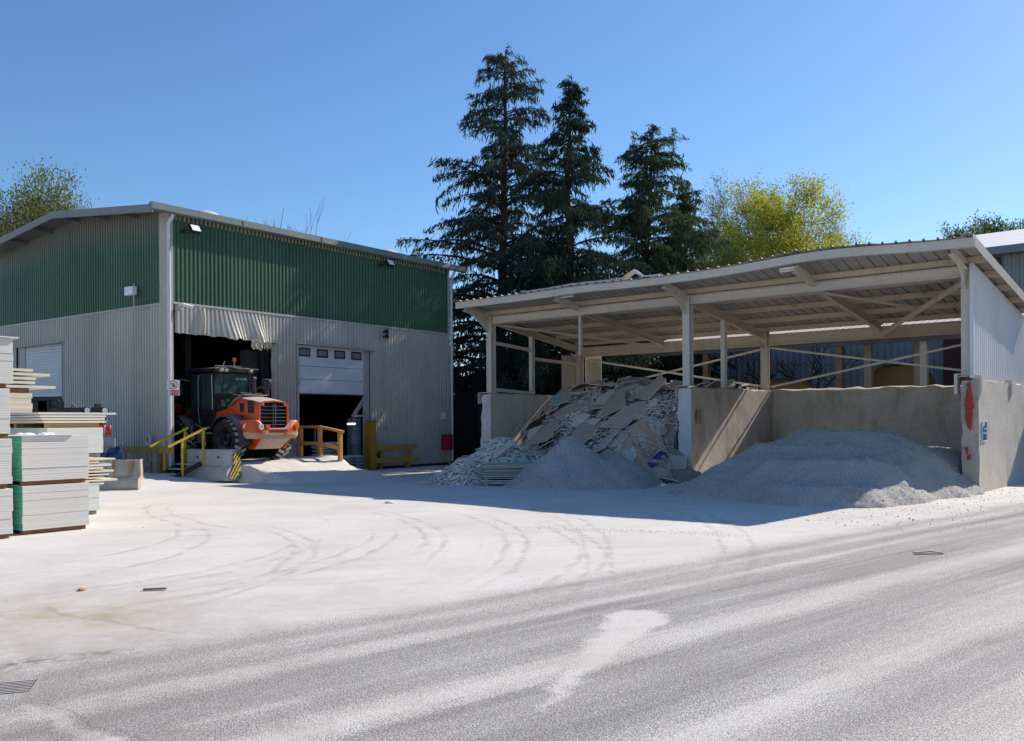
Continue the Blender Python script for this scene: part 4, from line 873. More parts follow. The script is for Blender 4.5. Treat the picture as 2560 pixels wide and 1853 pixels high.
def fragment(X, Y, size, aspect, yaw, tilt, roll, kind, lift, name='broken_board', label=None, bend=0.0, nside=None, group=None):
    k = nside or random.choice((4, 5, 5, 6, 7)); pts = []
    for i in range(k):
        a = 2 * math.pi * (i + random.uniform(-0.3, 0.3)) / k; r = random.uniform(0.75, 1.15)
        u, v = r * math.cos(a) * size * aspect, r * math.sin(a) * size
        pts.append((u, v))
    # ragged outline
    out = []
    for i in range(k):
        p, q = pts[i], pts[(i + 1) % k]; out.append(p); L = math.hypot(q[0] - p[0], q[1] - p[1])
        if random.random() < 0.6:
            for s in (0.25, 0.5, 0.75):
                if L > 0.2: out.append((p[0] + (q[0] - p[0]) * s + random.uniform(-.04, .04) * L, p[1] + (q[1] - p[1]) * s + random.uniform(-.04, .04) * L))
    mb = MB(); n = len(out); th = 0.013
    def bz(u, v): return bend * (u * u) 
    vs = [(u, v, bz(u, v) + th) for u, v in out] + [(u, v, bz(u, v) - th) for u, v in out] + [(0, 0, th), (0, 0, -th)]
    fs = [(i, (i + 1) % n, 2 * n) for i in range(n)] + [((i + 1) % n + n, i + n, 2 * n + 1) for i in range(n)]
    mb.add(vs, fs, 0); mb.add(vs[:2 * n], [(i, i + n, (i + 1) % n + n, (i + 1) % n) for i in range(n)], 1)
    o = mb.build(name, [M[kind], M['frag_core']])
    P = sw(X, Y); z = max(hpile(X, Y), 0.0) + lift
    e = 0.25; gx = (max(hpile(X + e, Y), 0) - max(hpile(X - e, Y), 0)) / (2 * e); gy = (max(hpile(X, Y + e), 0) - max(hpile(X, Y - e), 0)) / (2 * e)
    nrm = V(-gx, -gy, 1).normalized()
    m = Matrix.Rotation(SA, 4, 'Z') @ nrm.to_track_quat('Z', 'Y').to_matrix().to_4x4() @ Matrix.Rotation(roll, 4, 'Y') @ Matrix.Rotation(tilt, 4, 'X') @ Matrix.Rotation(yaw, 4, 'Z')
    m.translation = (P.x, P.y, z); o.matrix_world = m
    return tag(o, label, 'broken board', group)
FL = {'frag_brown': 'broken board with brown paper side up in the left bay\'s scrap slope', 'frag_grey': 'broken board with grey-white face up in the left bay\'s scrap slope', 'frag_green': 'broken pale green board in the left bay\'s scrap slope'}
# the large ones one can point to
big = [(-4.0, 2.35, 0.95, 1.25, 0.5, -0.02, 0.05, 'frag_grey', 0.16, 'large pale grey board with pointed top in the middle of the scrap slope', 4),
       (-5.3, 2.9, 0.62, 1.1, 0.9, 0.35, 0.1, 'frag_brown', 0.22, 'folded brown board at the upper left of the scrap slope', 4),
       (-1.55, 2.1, 0.85, 1.2, 0.35, 0.2, 0.0, 'frag_grey', 0.22, 'stacked pale grey board at the upper right of the scrap slope beside the dividing wall', 4),
       (-2.05, 1.0, 0.95, 1.15, 0.6, 0.05, 0.15, 'frag_brown', 0.25, 'large brown square board right of centre on the scrap slope', 4),
       (-2.2, 0.0, 0.85, 1.4, 0.75, 0.05, 0.05, 'frag_brown', 0.22, 'large brown board lying just above the gypsum heap\'s right shoulder', 4),
       (-3.3, 0.85, 1.0, 1.15, 0.1, 0.0, -0.05, 'frag_brown', 0.2, 'wide layered brown board just above the gypsum heap\'s peak', 5),
       (-6.0, 0.5, 0.62, 1.05, 0.2, 0.1, 0.1, 'frag_grey', 0.12, 'pale chipped board near the left wall, right of the offcut strips', 7),
       (-5.2, -0.35, 0.58, 1.5, 0.5, 0.1, 0.1, 'frag_brown', 0.16, 'brown board at the lower left of the scrap slope, over the strips', 5),
       (-5.9, -0.2, 0.42, 0.8, 1.1, 0.1, 0.1, 'frag_grey', 0.12, 'small pale board at the lower left of the scrap slope', 5),
       (-1.2, -1.7, 0.5, 1.2, 0.3, 0.0, 0.0, 'frag_grey', 0.06, 'cracked pale board lying flat at the foot of the scrap slope by the dividing wall', 7),
       (-0.9, -2.3, 0.5, 1.1, 0.8, 0.0, 0.0, 'frag_grey', 0.05, 'pale board on the ground nearest to the gravel heap', 6)]
for b in big: fragment(b[0], b[1], b[2] * 0.72, *b[3:7], b[7], b[8] + 0.05, label=b[9], nside=b[10], bend=-0.12)
fragment(-0.75, -0.55, 0.28, 1.2, 0.2, 0.9, 0.1, 'frag_blue', 0.2, label='blue board scrap standing against the dividing wall, upper one', nside=4)
fragment(-0.8, -1.0, 0.25, 1.5, 0.1, 0.9, 0.0, 'frag_blue', 0.12, label='blue board scrap at the dividing wall, lower one', nside=4)
for k in range(250):
    X = random.uniform(XL + 0.75, -0.62) if k % 4 else random.uniform(-2.0, -0.35); Y = random.uniform(-2.6, 5.0) if k % 4 else random.uniform(-2.8, -0.4)
    if hpile(X, Y) < 0.02 and random.random() < 0.7: continue
    kind = random.choices(('frag_brown', 'frag_grey', 'frag_green'), (0.70, 0.27, 0.03))[0]
    sz = random.choice((0.11, 0.15, 0.2, 0.26, 0.33, 0.44))
    fragment(X, Y, sz, random.uniform(0.9, 1.9), random.uniform(0, 6.3), random.gauss(0, 0.17), random.gauss(0, 0.17), kind, random.uniform(0.03, 0.20), label=FL[kind], group='broken boards in the left bay of the shelter: ' + kind[5:], bend=random.choice((0, 0, -0.15, 0.12)))
for k in range(42):
    X = random.uniform(-1.7, -0.15); Y = random.uniform(-2.7, -0.15)
    if hpile(X, Y) < 0.0 and k % 3: continue
    kind = random.choice(('frag_grey', 'frag_grey', 'frag_brown')); fragment(X, Y, random.choice((0.16, 0.22, 0.3, 0.36)), random.uniform(0.9, 1.5), random.uniform(0, 6.3), random.gauss(0, 0.14), random.gauss(0, 0.14), kind, random.uniform(0.03, 0.10), label=FL[kind], group='broken boards in the left bay of the shelter: ' + kind[5:])
# loose strips scattered through the slope
def strips(mb, n, place, L=(0.12, 0.45), W=(0.015, 0.035)):
    for k in range(n):
        p, nrm = place(); a = random.uniform(0, 6.28); d = V(math.cos(a), math.sin(a), random.gauss(0, 0.35)); d = (d - nrm * d.dot(nrm) * 0.8).normalized()
        l = random.uniform(*L) / 2; w_ = random.uniform(*W); b = random.gauss(0, 0.03)
        m_ = p + nrm * (0.02 + abs(b)); mb.bar(p - d * l, m_, w_, 0.014, nrm + V(random.gauss(0, .4), random.gauss(0, .4), 0)); mb.bar(m_, p + d * l, w_, 0.014, nrm + V(random.gauss(0, .4), random.gauss(0, .4), 0))
def on_pile():
    cx, cy, s = random.choice(((-4.9, 0.9, 0.45), (-2.9, 1.7, 0.35), (-2.7, 1.5, 0.4), (-1.0, 0.6, 0.45), (-1.1, -0.4, 0.4), (-3.6, 3.6, 0.6), (-1.3, -1.1, 0.35), (-4.6, 0.5, 0.3), (-3.2, -0.35, 0.5)))
    X = min(-0.5, random.gauss(cx, s)); Y = random.gauss(cy, s * 0.7); P = sw(X, Y); return V(P.x, P.y, max(0, hpile(X, Y)) + random.uniform(0.0, 0.14)), V(0, 0, 1)
mb = MB(); strips(mb, 1500, on_pile, (0.10, 0.5), (0.015, 0.06)); tag(mb.build('board_scraps', M['strip']), 'shredded paper and plaster scraps lying between the broken boards', 'board scraps', kind='stuff')
# heap of offcut strips
def hs(x, y):
    z = max(cone(x, y, 0, 0, 1.12, 1.45, 0.25), cone(x, y, -0.85, -0.45, 0.66, 1.0, 0.2), cone(x, y, 0.85, 0.1, 0.75, 1.0, 0.2))
    z += 0.06 * fbm(x * 3, y * 3, 3.0)
    if x > -0.52 and y < -1.15: z = -0.3
    return z
def on_strips():
    while True:
        x = random.uniform(-2.3, 2.0); y = random.uniform(-1.7, 1.5); z = hs(x, y)
        if z > 0.0 or random.random() < 0.012 and z > -0.25: break
    e = 0.1; n = V(-(hs(x + e, y) - hs(x - e, y)) / (2 * e), -(hs(x, y + e) - hs(x, y - e)) / (2 * e), 1).normalized() if z > 0 else V(0, 0, 1)
    return V(x - 0.30, y + 26.0, max(z, 0.01) + random.uniform(-0.13, 0.07)), n
mb = MB(); strips(mb, 2700, on_strips, (0.16, 0.6), (0.026, 0.06))
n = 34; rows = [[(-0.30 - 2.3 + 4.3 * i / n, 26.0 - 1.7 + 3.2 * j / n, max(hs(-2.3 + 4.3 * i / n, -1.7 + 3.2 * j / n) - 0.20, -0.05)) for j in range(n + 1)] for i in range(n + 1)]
mb.grid(rows, 1); tag(mb.build('offcut_strips', [M['strip'], M['gap_shade']]), 'tangled heap of narrow plasterboard offcut strips in front of the shelter\'s left wall', 'offcut heap', kind='stuff')  # base sheet under the strips carries the gap shade as colour
fr = MB(); fr.box(-0.35, 0.35, -0.11, 0.11, -0.013, 0.013); o = fr.build('offcut_board', M['frag_grey']); o.matrix_world = Matrix.Translation((-0.28, 25.15, 0.92)) @ Matrix.Rotation(R(-32), 4, 'Y') @ Matrix.Rotation(R(35), 4, 'X') @ Matrix.Rotation(R(12), 4, 'Z')
tag(o, 'flat pale board strip lying on top of the offcut strips heap', 'board')
fr = MB(); fr.bar((-0.1, 26.6, 1.05), (0.42, 27.1, 1.95), 0.035, 0.025); tag(fr.build('batten', M['wood_grey']), 'thin batten leaning upright in the scrap right of the left wall', 'batten')
# layered stack of boards in front of the strips
t = thing('offcut_board_stack', 'low stack of wide boards at the foot of the offcut strips heap', 'board stack', (-0.80, 24.10, 0), R(3))
for z0, k, w0 in ((0.04, 3, 1.1), (0.20, 10, 1.42)):
    for i in range(k):
        mb = MB(); z = z0 + i * 0.042; s = random.uniform(-0.03, 0.06); e = random.uniform(-0.12, 0.08)
        mb.box(0.25 * 0 + s, w0 + e, random.uniform(-0.04, 0.03), 0.62, z, z + 0.026); b_ = mb.build('board', M['frag_grey'] if i % 3 else M['frag_green'], t); b_.rotation_euler = (0, random.gauss(0, 0.008), random.gauss(0, 0.02))
mb = MB(); mb.box(0.06, 0.16, 0.02, 0.6, 0.155, 0.205); mb.box(0.9, 1.0, 0.02, 0.6, 0.155, 0.205); mb.box(0.06, 0.16, 0, 0.6, 0, 0.045); mb.box(0.8, 0.9, 0, 0.6, 0, 0.045); mb.build('bearer', M['wood_grey'], t)

# ------------------------------------------------------------------ plasterboard packs on the left
def pack(c, off, w_, d, z0, z1, m, label, side=None, jit=0.0, group='packs of plasterboard stacked in the yard'):
    """c: front right corner on the ground (world); pack runs left by w_ and back by d"""
    t = MB(); h = z1 - z0
    nl = max(3, int(h / 0.10))
    for k in range(nl):
        a, b = h * k / nl, h * (k + 1) / nl; j1, j2, j3 = (random.gauss(0, jit or 0.004) for _ in range(3))
        t.box(-w_ + j1, j2, j3, d + j3, a, b - 0.0015)
    if side is not None:
        t2 = MB()
    o = t.build('plasterboard_pack', m, loc=(c.x, c.y, z0), rotz=MA + R(off), bevel=0.004); return tag(o, label, 'board pack', group)
def bearer(c, w_, d, z0, z1, label, off=0.0, m='wood_brown', inset=0.03):
    t = MB()
    for y in (0.05, d * 0.5, d - 0.16): t.box(-w_ + inset, -inset, y, y + 0.10, 0.0, z1 - z0)
    o = t.build('timber_bearers', M[m], loc=(c.x, c.y, z0), rotz=MA + R(off), bevel=0.006); return tag(o, label, 'timber bearers', 'timber bearers under the board packs')
def board_tongue(c, w0, w1, y0, d, z, m, label, off=0.0, th=0.026, tilt=0.0, group='loose boards on the packs'):
    t = MB(); k = 8
    out = [(-w0, y0)] + [(w1 + random.uniform(-0.05, 0.05), y0 + (d) * i / k) for i in range(k + 1)] + [(-w0, y0 + d)]
    t.prism(out, 0, th, lambda u, v, a: (u, v, a)); o = t.build('loose_board', M[m], loc=(c.x, c.y, z), rotz=MA + R(off)); o.rotation_euler.y = tilt
    return tag(o, label, 'loose board', group)
PW, PD = 1.06, 2.45
cG = V(-6.93, 14.75)                                          # green-edged stack
for z0, z1, lab in ((0.07, 0.76, 'lower pack of white boards with green side edges, in the front stack'), (0.83, 1.535, 'upper pack of white boards with green side edges, in the front stack')):
    o = pack(cG, 0, PW, PD, z0, z1, [M['board_white'], M['board_green']], lab)
    for f in o.data.polygons:
        if f.normal.x < -0.9: f.material_index = 1
bearer(cG, PW, PD, 0.0, 0.07, 'brown timber bearers on the ground under the green-edged stack')
bearer(cG, PW, PD, 0.762, 0.83, 'brown timber bearers between the two green-edged packs')
mb = MB()
for k in range(7):
    x = -PW + 0.05 + random.random() * 0.55; mb.lathe([(0.0, 0.05), (0.05 + 0.03 * random.random(), 0.03), (0.09, 0.0)], 7, (x, 0.12 + random.random() * 0.2, 0))
mb.box(-PW - 0.08, -0.25, -0.03, 0.4, 0.0, 0.012)
tag(mb.build('paper_sheet', M['white'], loc=(cG.x, cG.y, 1.537), rotz=MA), 'crumpled white sheet on top of the green-edged stack', 'paper sheet')
cL = V(-7.53, 13.56)
zz = 0.0
for k, lab in enumerate(('bottom', 'second from bottom', 'third from bottom', 'top')):
    bearer(cL, PW, PD, zz, zz + 0.07, f'brown bearers under the {lab} pack of the tall stack at left edge', inset=0.02 + 0.03 * (k % 2))
    p = pack(cL + MU * (0.012, 0.0, -0.02, 0.03)[k], 0, PW, PD, zz + 0.072, zz + 0.75, [M['board_white']], f'{lab} white board pack of the tall stack at the photo\'s left edge'); zz += 0.752
mb = MB(); mb.box(-PW, 0.10, -0.04, PD, 0, 0.02); tag(mb.build('loose_board', M['board_white'], loc=(cL.x, cL.y, zz + 0.004), rotz=MA), 'single white board overhanging the top of the tall left stack', 'loose board', 'loose boards on the packs')
# wide stack behind
cW = V(-7.86, 17.15)
bearer(cW, 1.0, PD, 0, 0.08, 'grey timber bearers on the ground under the wide middle stack', m='wood_grey')
pack(cW, 0, 1.0, PD, 0.08, 0.56, [M['board_pale']], 'lowest pale board pack of the wide middle stack, mostly hidden')
for k in range(9): board_tongue(cW, 1.0, random.uniform(0.0, 0.42), 0.0, 1.6, 0.565 + k * 0.058, 'board_cream' if k % 3 else 'board_white', 'ragged cream board sticking out of the right side of the wide middle stack', th=random.uniform(0.022, 0.045))
pack(cW + MU * 0.08, 0, 1.06, PD, 1.17, 1.65, [M['board_pale']], 'pale green-white board pack in the upper half of the wide middle stack')
bearer(cW + MU * 0.08, 1.06, PD, 1.09, 1.17, 'grey timber bearers under the pale pack of the wide middle stack', m='wood_grey')
bearer(cW + MU * 0.06, 1.05, PD, 1.652, 1.735, 'golden chipboard bearers near the top of the wide middle stack', m='wood_gold')
for k, e in enumerate((0.16, 0.10, 0.18, 0.30)): board_tongue(cW, 1.05 + 0.03 * k, e, -0.02, 2.3, 1.738 + k * 0.052, 'board_cream' if k < 2 else 'board_white', f'{("lowest", "second", "third", "topmost")[k]} loose board on the golden bearers of the wide middle stack', th=0.04)
# cream messy stack farther back
cS = V(-9.88, 18.55)
pack(cS, 0, 1.05, PD, 0.0, 0.9, [M['board_pale']], 'pale bottom pack of the cream stack behind, mostly hidden')
bearer(cS, 1.05, PD, 0.9, 0.99, 'brown bearers low in the cream stack behind the tall left stack')
board_tongue(cS, 1.05, 0.22, 0, 2.2, 1.0, 'board_cream', 'cream board sticking out low on the cream stack', th=0.06)
pack(cS, 0, 1.05, PD, 1.20, 2.36, [M['board_cream']], 'ragged cream board pack behind the tall left stack', jit=0.02)
bearer(cS, 1.05, PD, 1.065, 1.195, 'golden bearers under the ragged cream pack', m='wood_gold')
bearer(cS, 1.05, PD, 2.365, 2.46, 'brown bearers on top of the ragged cream pack')
for k, e in enumerate((0.46, 0.03, 0.08, 0.38, 0.0)): board_tongue(cS, 1.05, e, 0, 2.0, 2.465 + k * 0.085, 'board_cream', f'{("lowest", "second", "third", "fourth", "topmost")[k]} loose cream board on the ragged cream stack', th=0.055)

# ------------------------------------------------------------------ barriers, rails, steps
def jersey(L, hgt=0.88):
    prof = [(-0.30, 0.0), (-0.30, 0.10), (-0.25, 0.30), (-0.12, 0.36 if hgt < 0.8 else 0.40), (-0.10, hgt - 0.02), (-0.08, hgt), (0.20, hgt), (0.22, hgt - 0.02), (0.26, 0.38), (0.30, 0.1), (0.30, 0.0)]
    rows = []; n = 22
    for i in range(n + 1):
        y = -L / 2 + L * i / n; row = []
        for k, (u, v) in enumerate(prof):
            e = 0.02 * fbm(u * 4, y * 4, v * 4 + 3) + (0.05 * fbm(u * 9, y * 9, v * 9) if i in (0, n) else 0)
            row.append((u + e, y + (0.03 * fbm(u * 7, v * 7, 2) if i in (0, n) else 0), max(0, v + e * (v > 0.05))))
        rows.append(row)
    mb = MB(); mb.grid(rows, 0); mb.add(rows[0], [tuple(range(len(prof)))], 0); mb.add(rows[-1], [tuple(range(len(prof)))], 0); return mb
p = mw(0.50, -1.22)
t = thing('concrete_barrier', 'grey concrete barrier with yellow-black hazard stripes beside the ramp', 'barrier', (p.x, p.y, ground_h(p.x, p.y) - 0.02), MA + R(10))
jersey(1.75).build('block', M['concrete_block'], t, smooth=45)
mb = MB(); o2 = []; L = 1.75
mb.prism([(-0.24, 0.04), (-0.06, 0.44), (-0.055, 0.82), (0.20, 0.84), (0.24, 0.42), (0.27, 0.06)], -L / 2 - 0.045, -L / 2 - 0.030, lambda u, v, a: (u, a, v)); mb.build('striped_face', M['stripes'], t)
mb = MB(); mb.box(-0.135, -0.115, -0.55, 0.3, 0.36, 0.42); mb.build('wedged_plank', M['wood_grey'], t)
for y in (-0.38, 0.42): mb = MB(); mb.lathe([(0.0, -0.118), (0.035, -0.118), (0.045, -0.10)], 12, (0, y, 0.66), 'X'); mb.build('lifting_hole', M['dark2'], t)
p = V(-10.42, 23.35)
t = tag(jersey(1.5, 0.80).build('concrete_barrier', M['concrete_rust'], loc=(p.x, p.y, -0.02), rotz=R(100), smooth=45), 'rust-stained concrete barrier at the right edge of the board stacks', 'barrier')
# steps with yellow rails
p = mw(-0.15, -0.65); gz = ground_h(p.x, p.y) - 0.03
t = thing('access_steps', 'short metal steps with two yellow handrails at the hall corner', 'steps', (p.x, p.y, gz), MA)
for k in range(3):
    mb = MB(); mb.box(-0.40 + k * 0.26, -0.17 + k * 0.26, -0.42, 0.40, 0.06 + k * 0.13, 0.085 + k * 0.13); mb.build('tread', M['steel'], t)
for y, top in ((0.44, 0), (-0.46, 0)):
    mb = MB(); mb.bar((-0.66, y, 0.86), (0.56, y, 1.38), 0.055, 0.055); mb.build('handrail', M['rail_yellow'], t)
    for x, zb in ((-0.22, 0.0), (0.46, 0.25)): mb = MB(); mb.bar((x, y, zb), (x, y, 1.02 + (x + 0.22) * 0.426), 0.05, 0.05, (0, 1, 0)); mb.build('post', M['rail_yellow'], t)
mb = MB(); mb.bar((-0.42, 0.43, 0.0), (0.4, 0.43, 0.36), 0.03, 0.14); mb.bar((-0.42, -0.44, 0.0), (0.4, -0.44, 0.36), 0.03, 0.14); mb.build('stringer', M['dark2'], t)
mb = MB(); mb.bar((0.56, 0.2, 1.22), (1.3, 0.2, 1.22), 0.035, 0.035); mb.bar((1.3, 0.2, 0.3), (1.3, 0.2, 1.24), 0.035, 0.035, (0, 1, 0)); mb.build('inner_rail', M['trim'], t)
# timber guard along the gable
p = mw(-0.42, 0); gz = ground_h(*mw(-0.42, 1.0)) - 0.05
t = thing('timber_guard', 'low timber guard with a yellow top plank along the gable wall', 'guard rail', (p.x, p.y, gz), MA)
mb = MB(); mb.box(-0.05, 0.02, 0.0, 2.9, 0.62, 0.80); mb.build('top_plank', M['wood_yellow'], t, bevel=0.01)
mb = MB(); mb.box(-0.08, -0.055, -0.12, 2.7, 0.22, 0.36); mb.build('lower_plank', M['wood_grey'], t, bevel=0.01)
for y in (-0.05, 0.18, 1.5, 2.7): mb = MB(); mb.box(-0.16, -0.085, y, y + 0.11, -0.1, 0.66); mb.build('post', M['wood_grey'], t, bevel=0.008)
mb = MB(); mb.box(0.03, 0.14, -0.22, -0.02, -0.1, 0.62); mb.build('steel_post', M['rusty'], t)
mb = MB(); mb.box(-0.05, 0.02, -0.75, -0.005, 0.60, 0.80); mb.build('short_plank', M['wood_yellow'], t, bevel=0.01)
t = thing('hand_truck', 'cream arched hand tool standing behind the timber guard', 'hand truck', (*mw(-0.16, 0.95), gz), MA)
mb = MB(); pts = [(0, -0.13, 0.15), (0, -0.13, 1.0)] + [(0, -0.13 * math.cos(a), 1.0 + 0.13 * math.sin(a)) for a in (0.5, 1.0, 1.57, 2.1, 2.6)] + [(0, 0.13, 1.0), (0, 0.13, 0.15)]
mb.tube(pts, 0.035, 8); mb.build('frame', M['steel'], t, smooth=True)
mb = MB(); mb.box(-0.03, 0.03, -0.12, 0.12, 0.82, 0.95); mb.box(-0.02, 0.02, -0.1, 0.1, 0.2, 0.3); mb.box(-0.22, 0.02, -0.15, 0.15, 0.0, 0.03); mb.build('plate', M['steel'], t)
# ochre rail at the ramp's right edge
p = mw(4.55, -0.3)
t = thing('ramp_railing', 'ochre timber railing at the right edge of the ramp, bent down at its end', 'railing', (p.x, p.y, 0.55), MA)
for y, h, b in ((-0.05, 1.0, 0), (-1.0, 1.0, 0.0), (-1.95, 0.86, -0.05)): mb = MB(); mb.box(-0.06, 0.06, y - 0.06, y + 0.06, b, h); mb.build('post', M['wood_ochre'], t, bevel=0.008)
mb = MB(); mb.bar((0, 0.1, 1.04), (0, -1.02, 1.04), 0.13, 0.08); mb.bar((0, -1.0, 1.04), (0, -2.08, 0.88), 0.13, 0.08); mb.build('top_rail', M['wood_ochre'], t, bevel=0.008)
mb = MB(); mb.bar((-0.075, 0.1, 0.50), (-0.075, -1.02, 0.50), 0.03, 0.12); mb.bar((-0.078, -1.02, 0.5), (-0.078, -2.0, 0.36), 0.03, 0.12); mb.build('middle_rail', M['wood_ochre'], t, bevel=0.006)
# yellow post and low yellow rail against the front
t = thing('bollard', 'tall square yellow bollard beside the sectional door', 'bollard', (*mw(7.76, -0.36), 0), MA)
mb = MB(); mb.box(-0.15, 0.15, -0.15, 0.15, 0, 1.78); mb.build('post', M['post_yellow'], t, bevel=0.015)
mb = MB(); mb.box(-0.16, 0.16, -0.16, 0.16, 1.782, 1.80); mb.build('cap', M['post_yellow'], t, bevel=0.01)
p = mw(7.96, -0.38)
t = thing('low_guard_rail', 'low yellow timber guard rail along the grey front, right of the bollard', 'guard rail', (p.x, p.y, 0), MA)
mb = MB(); mb.box(0, 2.15, -0.05, 0.02, 0.70, 0.88); mb.build('top_plank', M['wood_yellow'], t, bevel=0.01)
mb = MB(); mb.box(0, 2.2, -0.09, -0.005, 0.24, 0.42); mb.build('lower_plank', M['wood_yellow'], t, bevel=0.01)
for x in (0.28, 1.72): mb = MB(); mb.box(x, x + 0.13, 0.025, 0.14, 0, 0.80); mb.build('post', M['wood_yellow'], t, bevel=0.008)
mb = MB(); mb.box(0.02, 0.42, 0.05, 0.2, 0.44, 0.62); tag(mb.build('battery_box', M['dark2'], loc=(p.x, p.y, 0), rotz=MA, bevel=0.01), 'small dark box between the planks of the low yellow guard rail', 'box')
# pallets of sacks by the door
def sackpile(x, y, nx, rows_, lab, z0, w_=0.42, dp=0.5):
    pl = MB(); P = mw(x, y)
    for i in range(3): pl.box(i * 0.36 * nx / 2, i * 0.36 * nx / 2 + 0.1, 0, 0.8, 0, 0.09)
    for i in range(5): pl.box(-0.02, 0.86 * nx / 2, i * 0.18, i * 0.18 + 0.1, 0.092, 0.112)
    tag(pl.build('pallet', M['wood_grey'], loc=(P.x, P.y, z0), rotz=MA), lab[0], 'pallet')
    for r in range(rows_):
        for i in range(nx):
            mb = MB(); g = []
            for a in range(9):
                u = a / 8; row = []
                for b in range(10):
                    th = 2 * math.pi * b / 9; k = (1 - abs(2 * u - 1) ** 4) ** 0.5 if 0 < u < 1 else 0.15
                    row.append((0.22 * math.cos(th) * (0.8 + 0.2 * k) + 0.01 * fbm(u * 5, th, r + i), (u - 0.5) * 0.72, 0.065 * math.sin(th) * k + 0.012 * fbm(u * 4, th * 2, r * 3 + i + x)))
                g.append(row)
            mb.grid(g); Q = mw(x + 0.2 + i * w_ + random.gauss(0, 0.02), y + 0.38 + random.gauss(0, 0.02))
            tag(mb.build('sack', M['sack'], loc=(Q.x, Q.y, z0 + 0.175 + r * 0.118), rotz=MA + random.gauss(0, 0.06), smooth=60), lab[1], 'sack', lab[2])
sackpile(5.22, -0.75, 2, 8, ('timber pallet under the taller sack pile', 'pale blue sack in the taller pile behind the ochre railing', 'sacks in the taller pile'), 0.0)
sackpile(6.12, -0.95, 2, 4, ('timber pallet under the lower sack pile', 'pale blue sack in the lower pile at the edge of the sectional doorway', 'sacks in the lower pile'), 0.0)
mb = MB(); mb.box(-0.10, 0.10, -0.01, 0.0, -0.10, 0.10); P = mw(5.88, -0.745); tag(mb.build('delivery_label', M['label_green'], loc=(P.x, P.y, 0.84), rotz=MA), 'green label on the front of the taller sack pile', 'label')
t = thing('control_cabinet', 'tall grey-blue control cabinet inside the right side of the sectional doorway', 'cabinet', (*mw(7.64, 0.30), 0.04), MA)
mb = MB(); mb.box(-0.14, 0.28, 0, 0.30, 0, 1.16); mb.box(-0.12, 0.28, 0, 0.30, 1.165, 1.86); mb.build('housing', M['cabinet'], t, bevel=0.01)
mb = MB(); mb.box(-0.26, 0.2, -0.06, -0.01, 0.90, 1.22); mb.build('box', M['cabinet'], t, bevel=0.008)
mb = MB(); mb.lathe([(0, -0.012), (0.02, -0.012), (0.02, 0)], 10, (-0.02, -0.002, 1.62), 'Y'); mb.lathe([(0, -0.012), (0.02, -0.012), (0.02, 0)], 10, (0.13, -0.002, 1.62), 'Y'); mb.build('button', M['black'], t)
t = thing('tube_lamp', 'lit white tube lamp inside the dark doorway, beside the control cabinet', 'lamp', (*mw(7.30, 0.16), 1.68), MA)
mb = MB(); mb.tube([(-0.16, 0, 0), (0.20, 0, 0)], 0.028, 8); mb.build('tube', M['lamp'], t)
mb = MB(); mb.box(-0.17, 0.22, 0.03, 0.08, -0.04, 0.04); mb.build('holder', M['white'], t)
t = thing('mesh_gate', 'grey framed gate panel standing inside the sectional doorway', 'gate', (*mw(5.0, 0.9), 0.05), MA)
mb = MB()
for a, b in (((0, 0, 0), (0, 0, 1.55)), ((1.25, 0, 0), (1.25, 0, 1.55)), ((0, 0, 1.55), (1.25, 0, 1.55)), ((0, 0, 0.1), (1.25, 0, 0.1))): mb.bar(a, b, 0.05, 0.05, (0, 1, 0))
mb.build('frame', M['cabinet'], t)
mb = MB()
for k in range(1, 12): mb.bar((k * 0.104, 0.02, 0.1), (k * 0.104, 0.02, 1.55), 0.008, 0.008, (0, 1, 0))
mb.build('bars', M['dark2'], t)
t = thing('switch_cabinet', 'tall grey switch cabinet inside the torn doorway behind the loader', 'cabinet', (*mw(4.35, 1.6), 0.61), MA)
mb = MB(); mb.box(-0.45, 0.45, 0, 0.4, 0, 3.6); mb.build('housing', M['cabinet'], t, bevel=0.01)
mb = MB()
for x in (-0.43, 0.01): mb.box(x, x + 0.42, -0.02, -0.001, 0.9, 3.25)
mb.build('door', M['cabinet'], t, bevel=0.006)
mb = MB()
for x in (-0.2, 0.05, 0.2): mb.tube([(x, -0.04, 1.4), (x, -0.04, 2.7)], 0.015, 6)
mb.build('conduit', M['chrome'], t)
mb = MB(); mb.lathe([(0, 0), (0.29, 0), (0.30, 0.02), (0.29, 0.3), (0.30, 0.32), (0.29, 0.6), (0.30, 0.62), (0.29, 0.88), (0, 0.88)], 20); P = mw(4.72, 1.20); tag(mb.build('blue_drum', M['tarp'], loc=(P.x, P.y, 2.42), smooth=True), 'blue plastic drum inside the torn doorway beside the switch cabinet', 'drum')
mb = MB(); mb.box(-0.4, 0.4, -0.35, 0.35, 0, 1.81); tag(mb.build('crate', M['cabinet'], loc=(P.x, P.y, 0.605), rotz=MA, bevel=0.02), 'dark crate under the blue drum inside the torn doorway', 'crate')
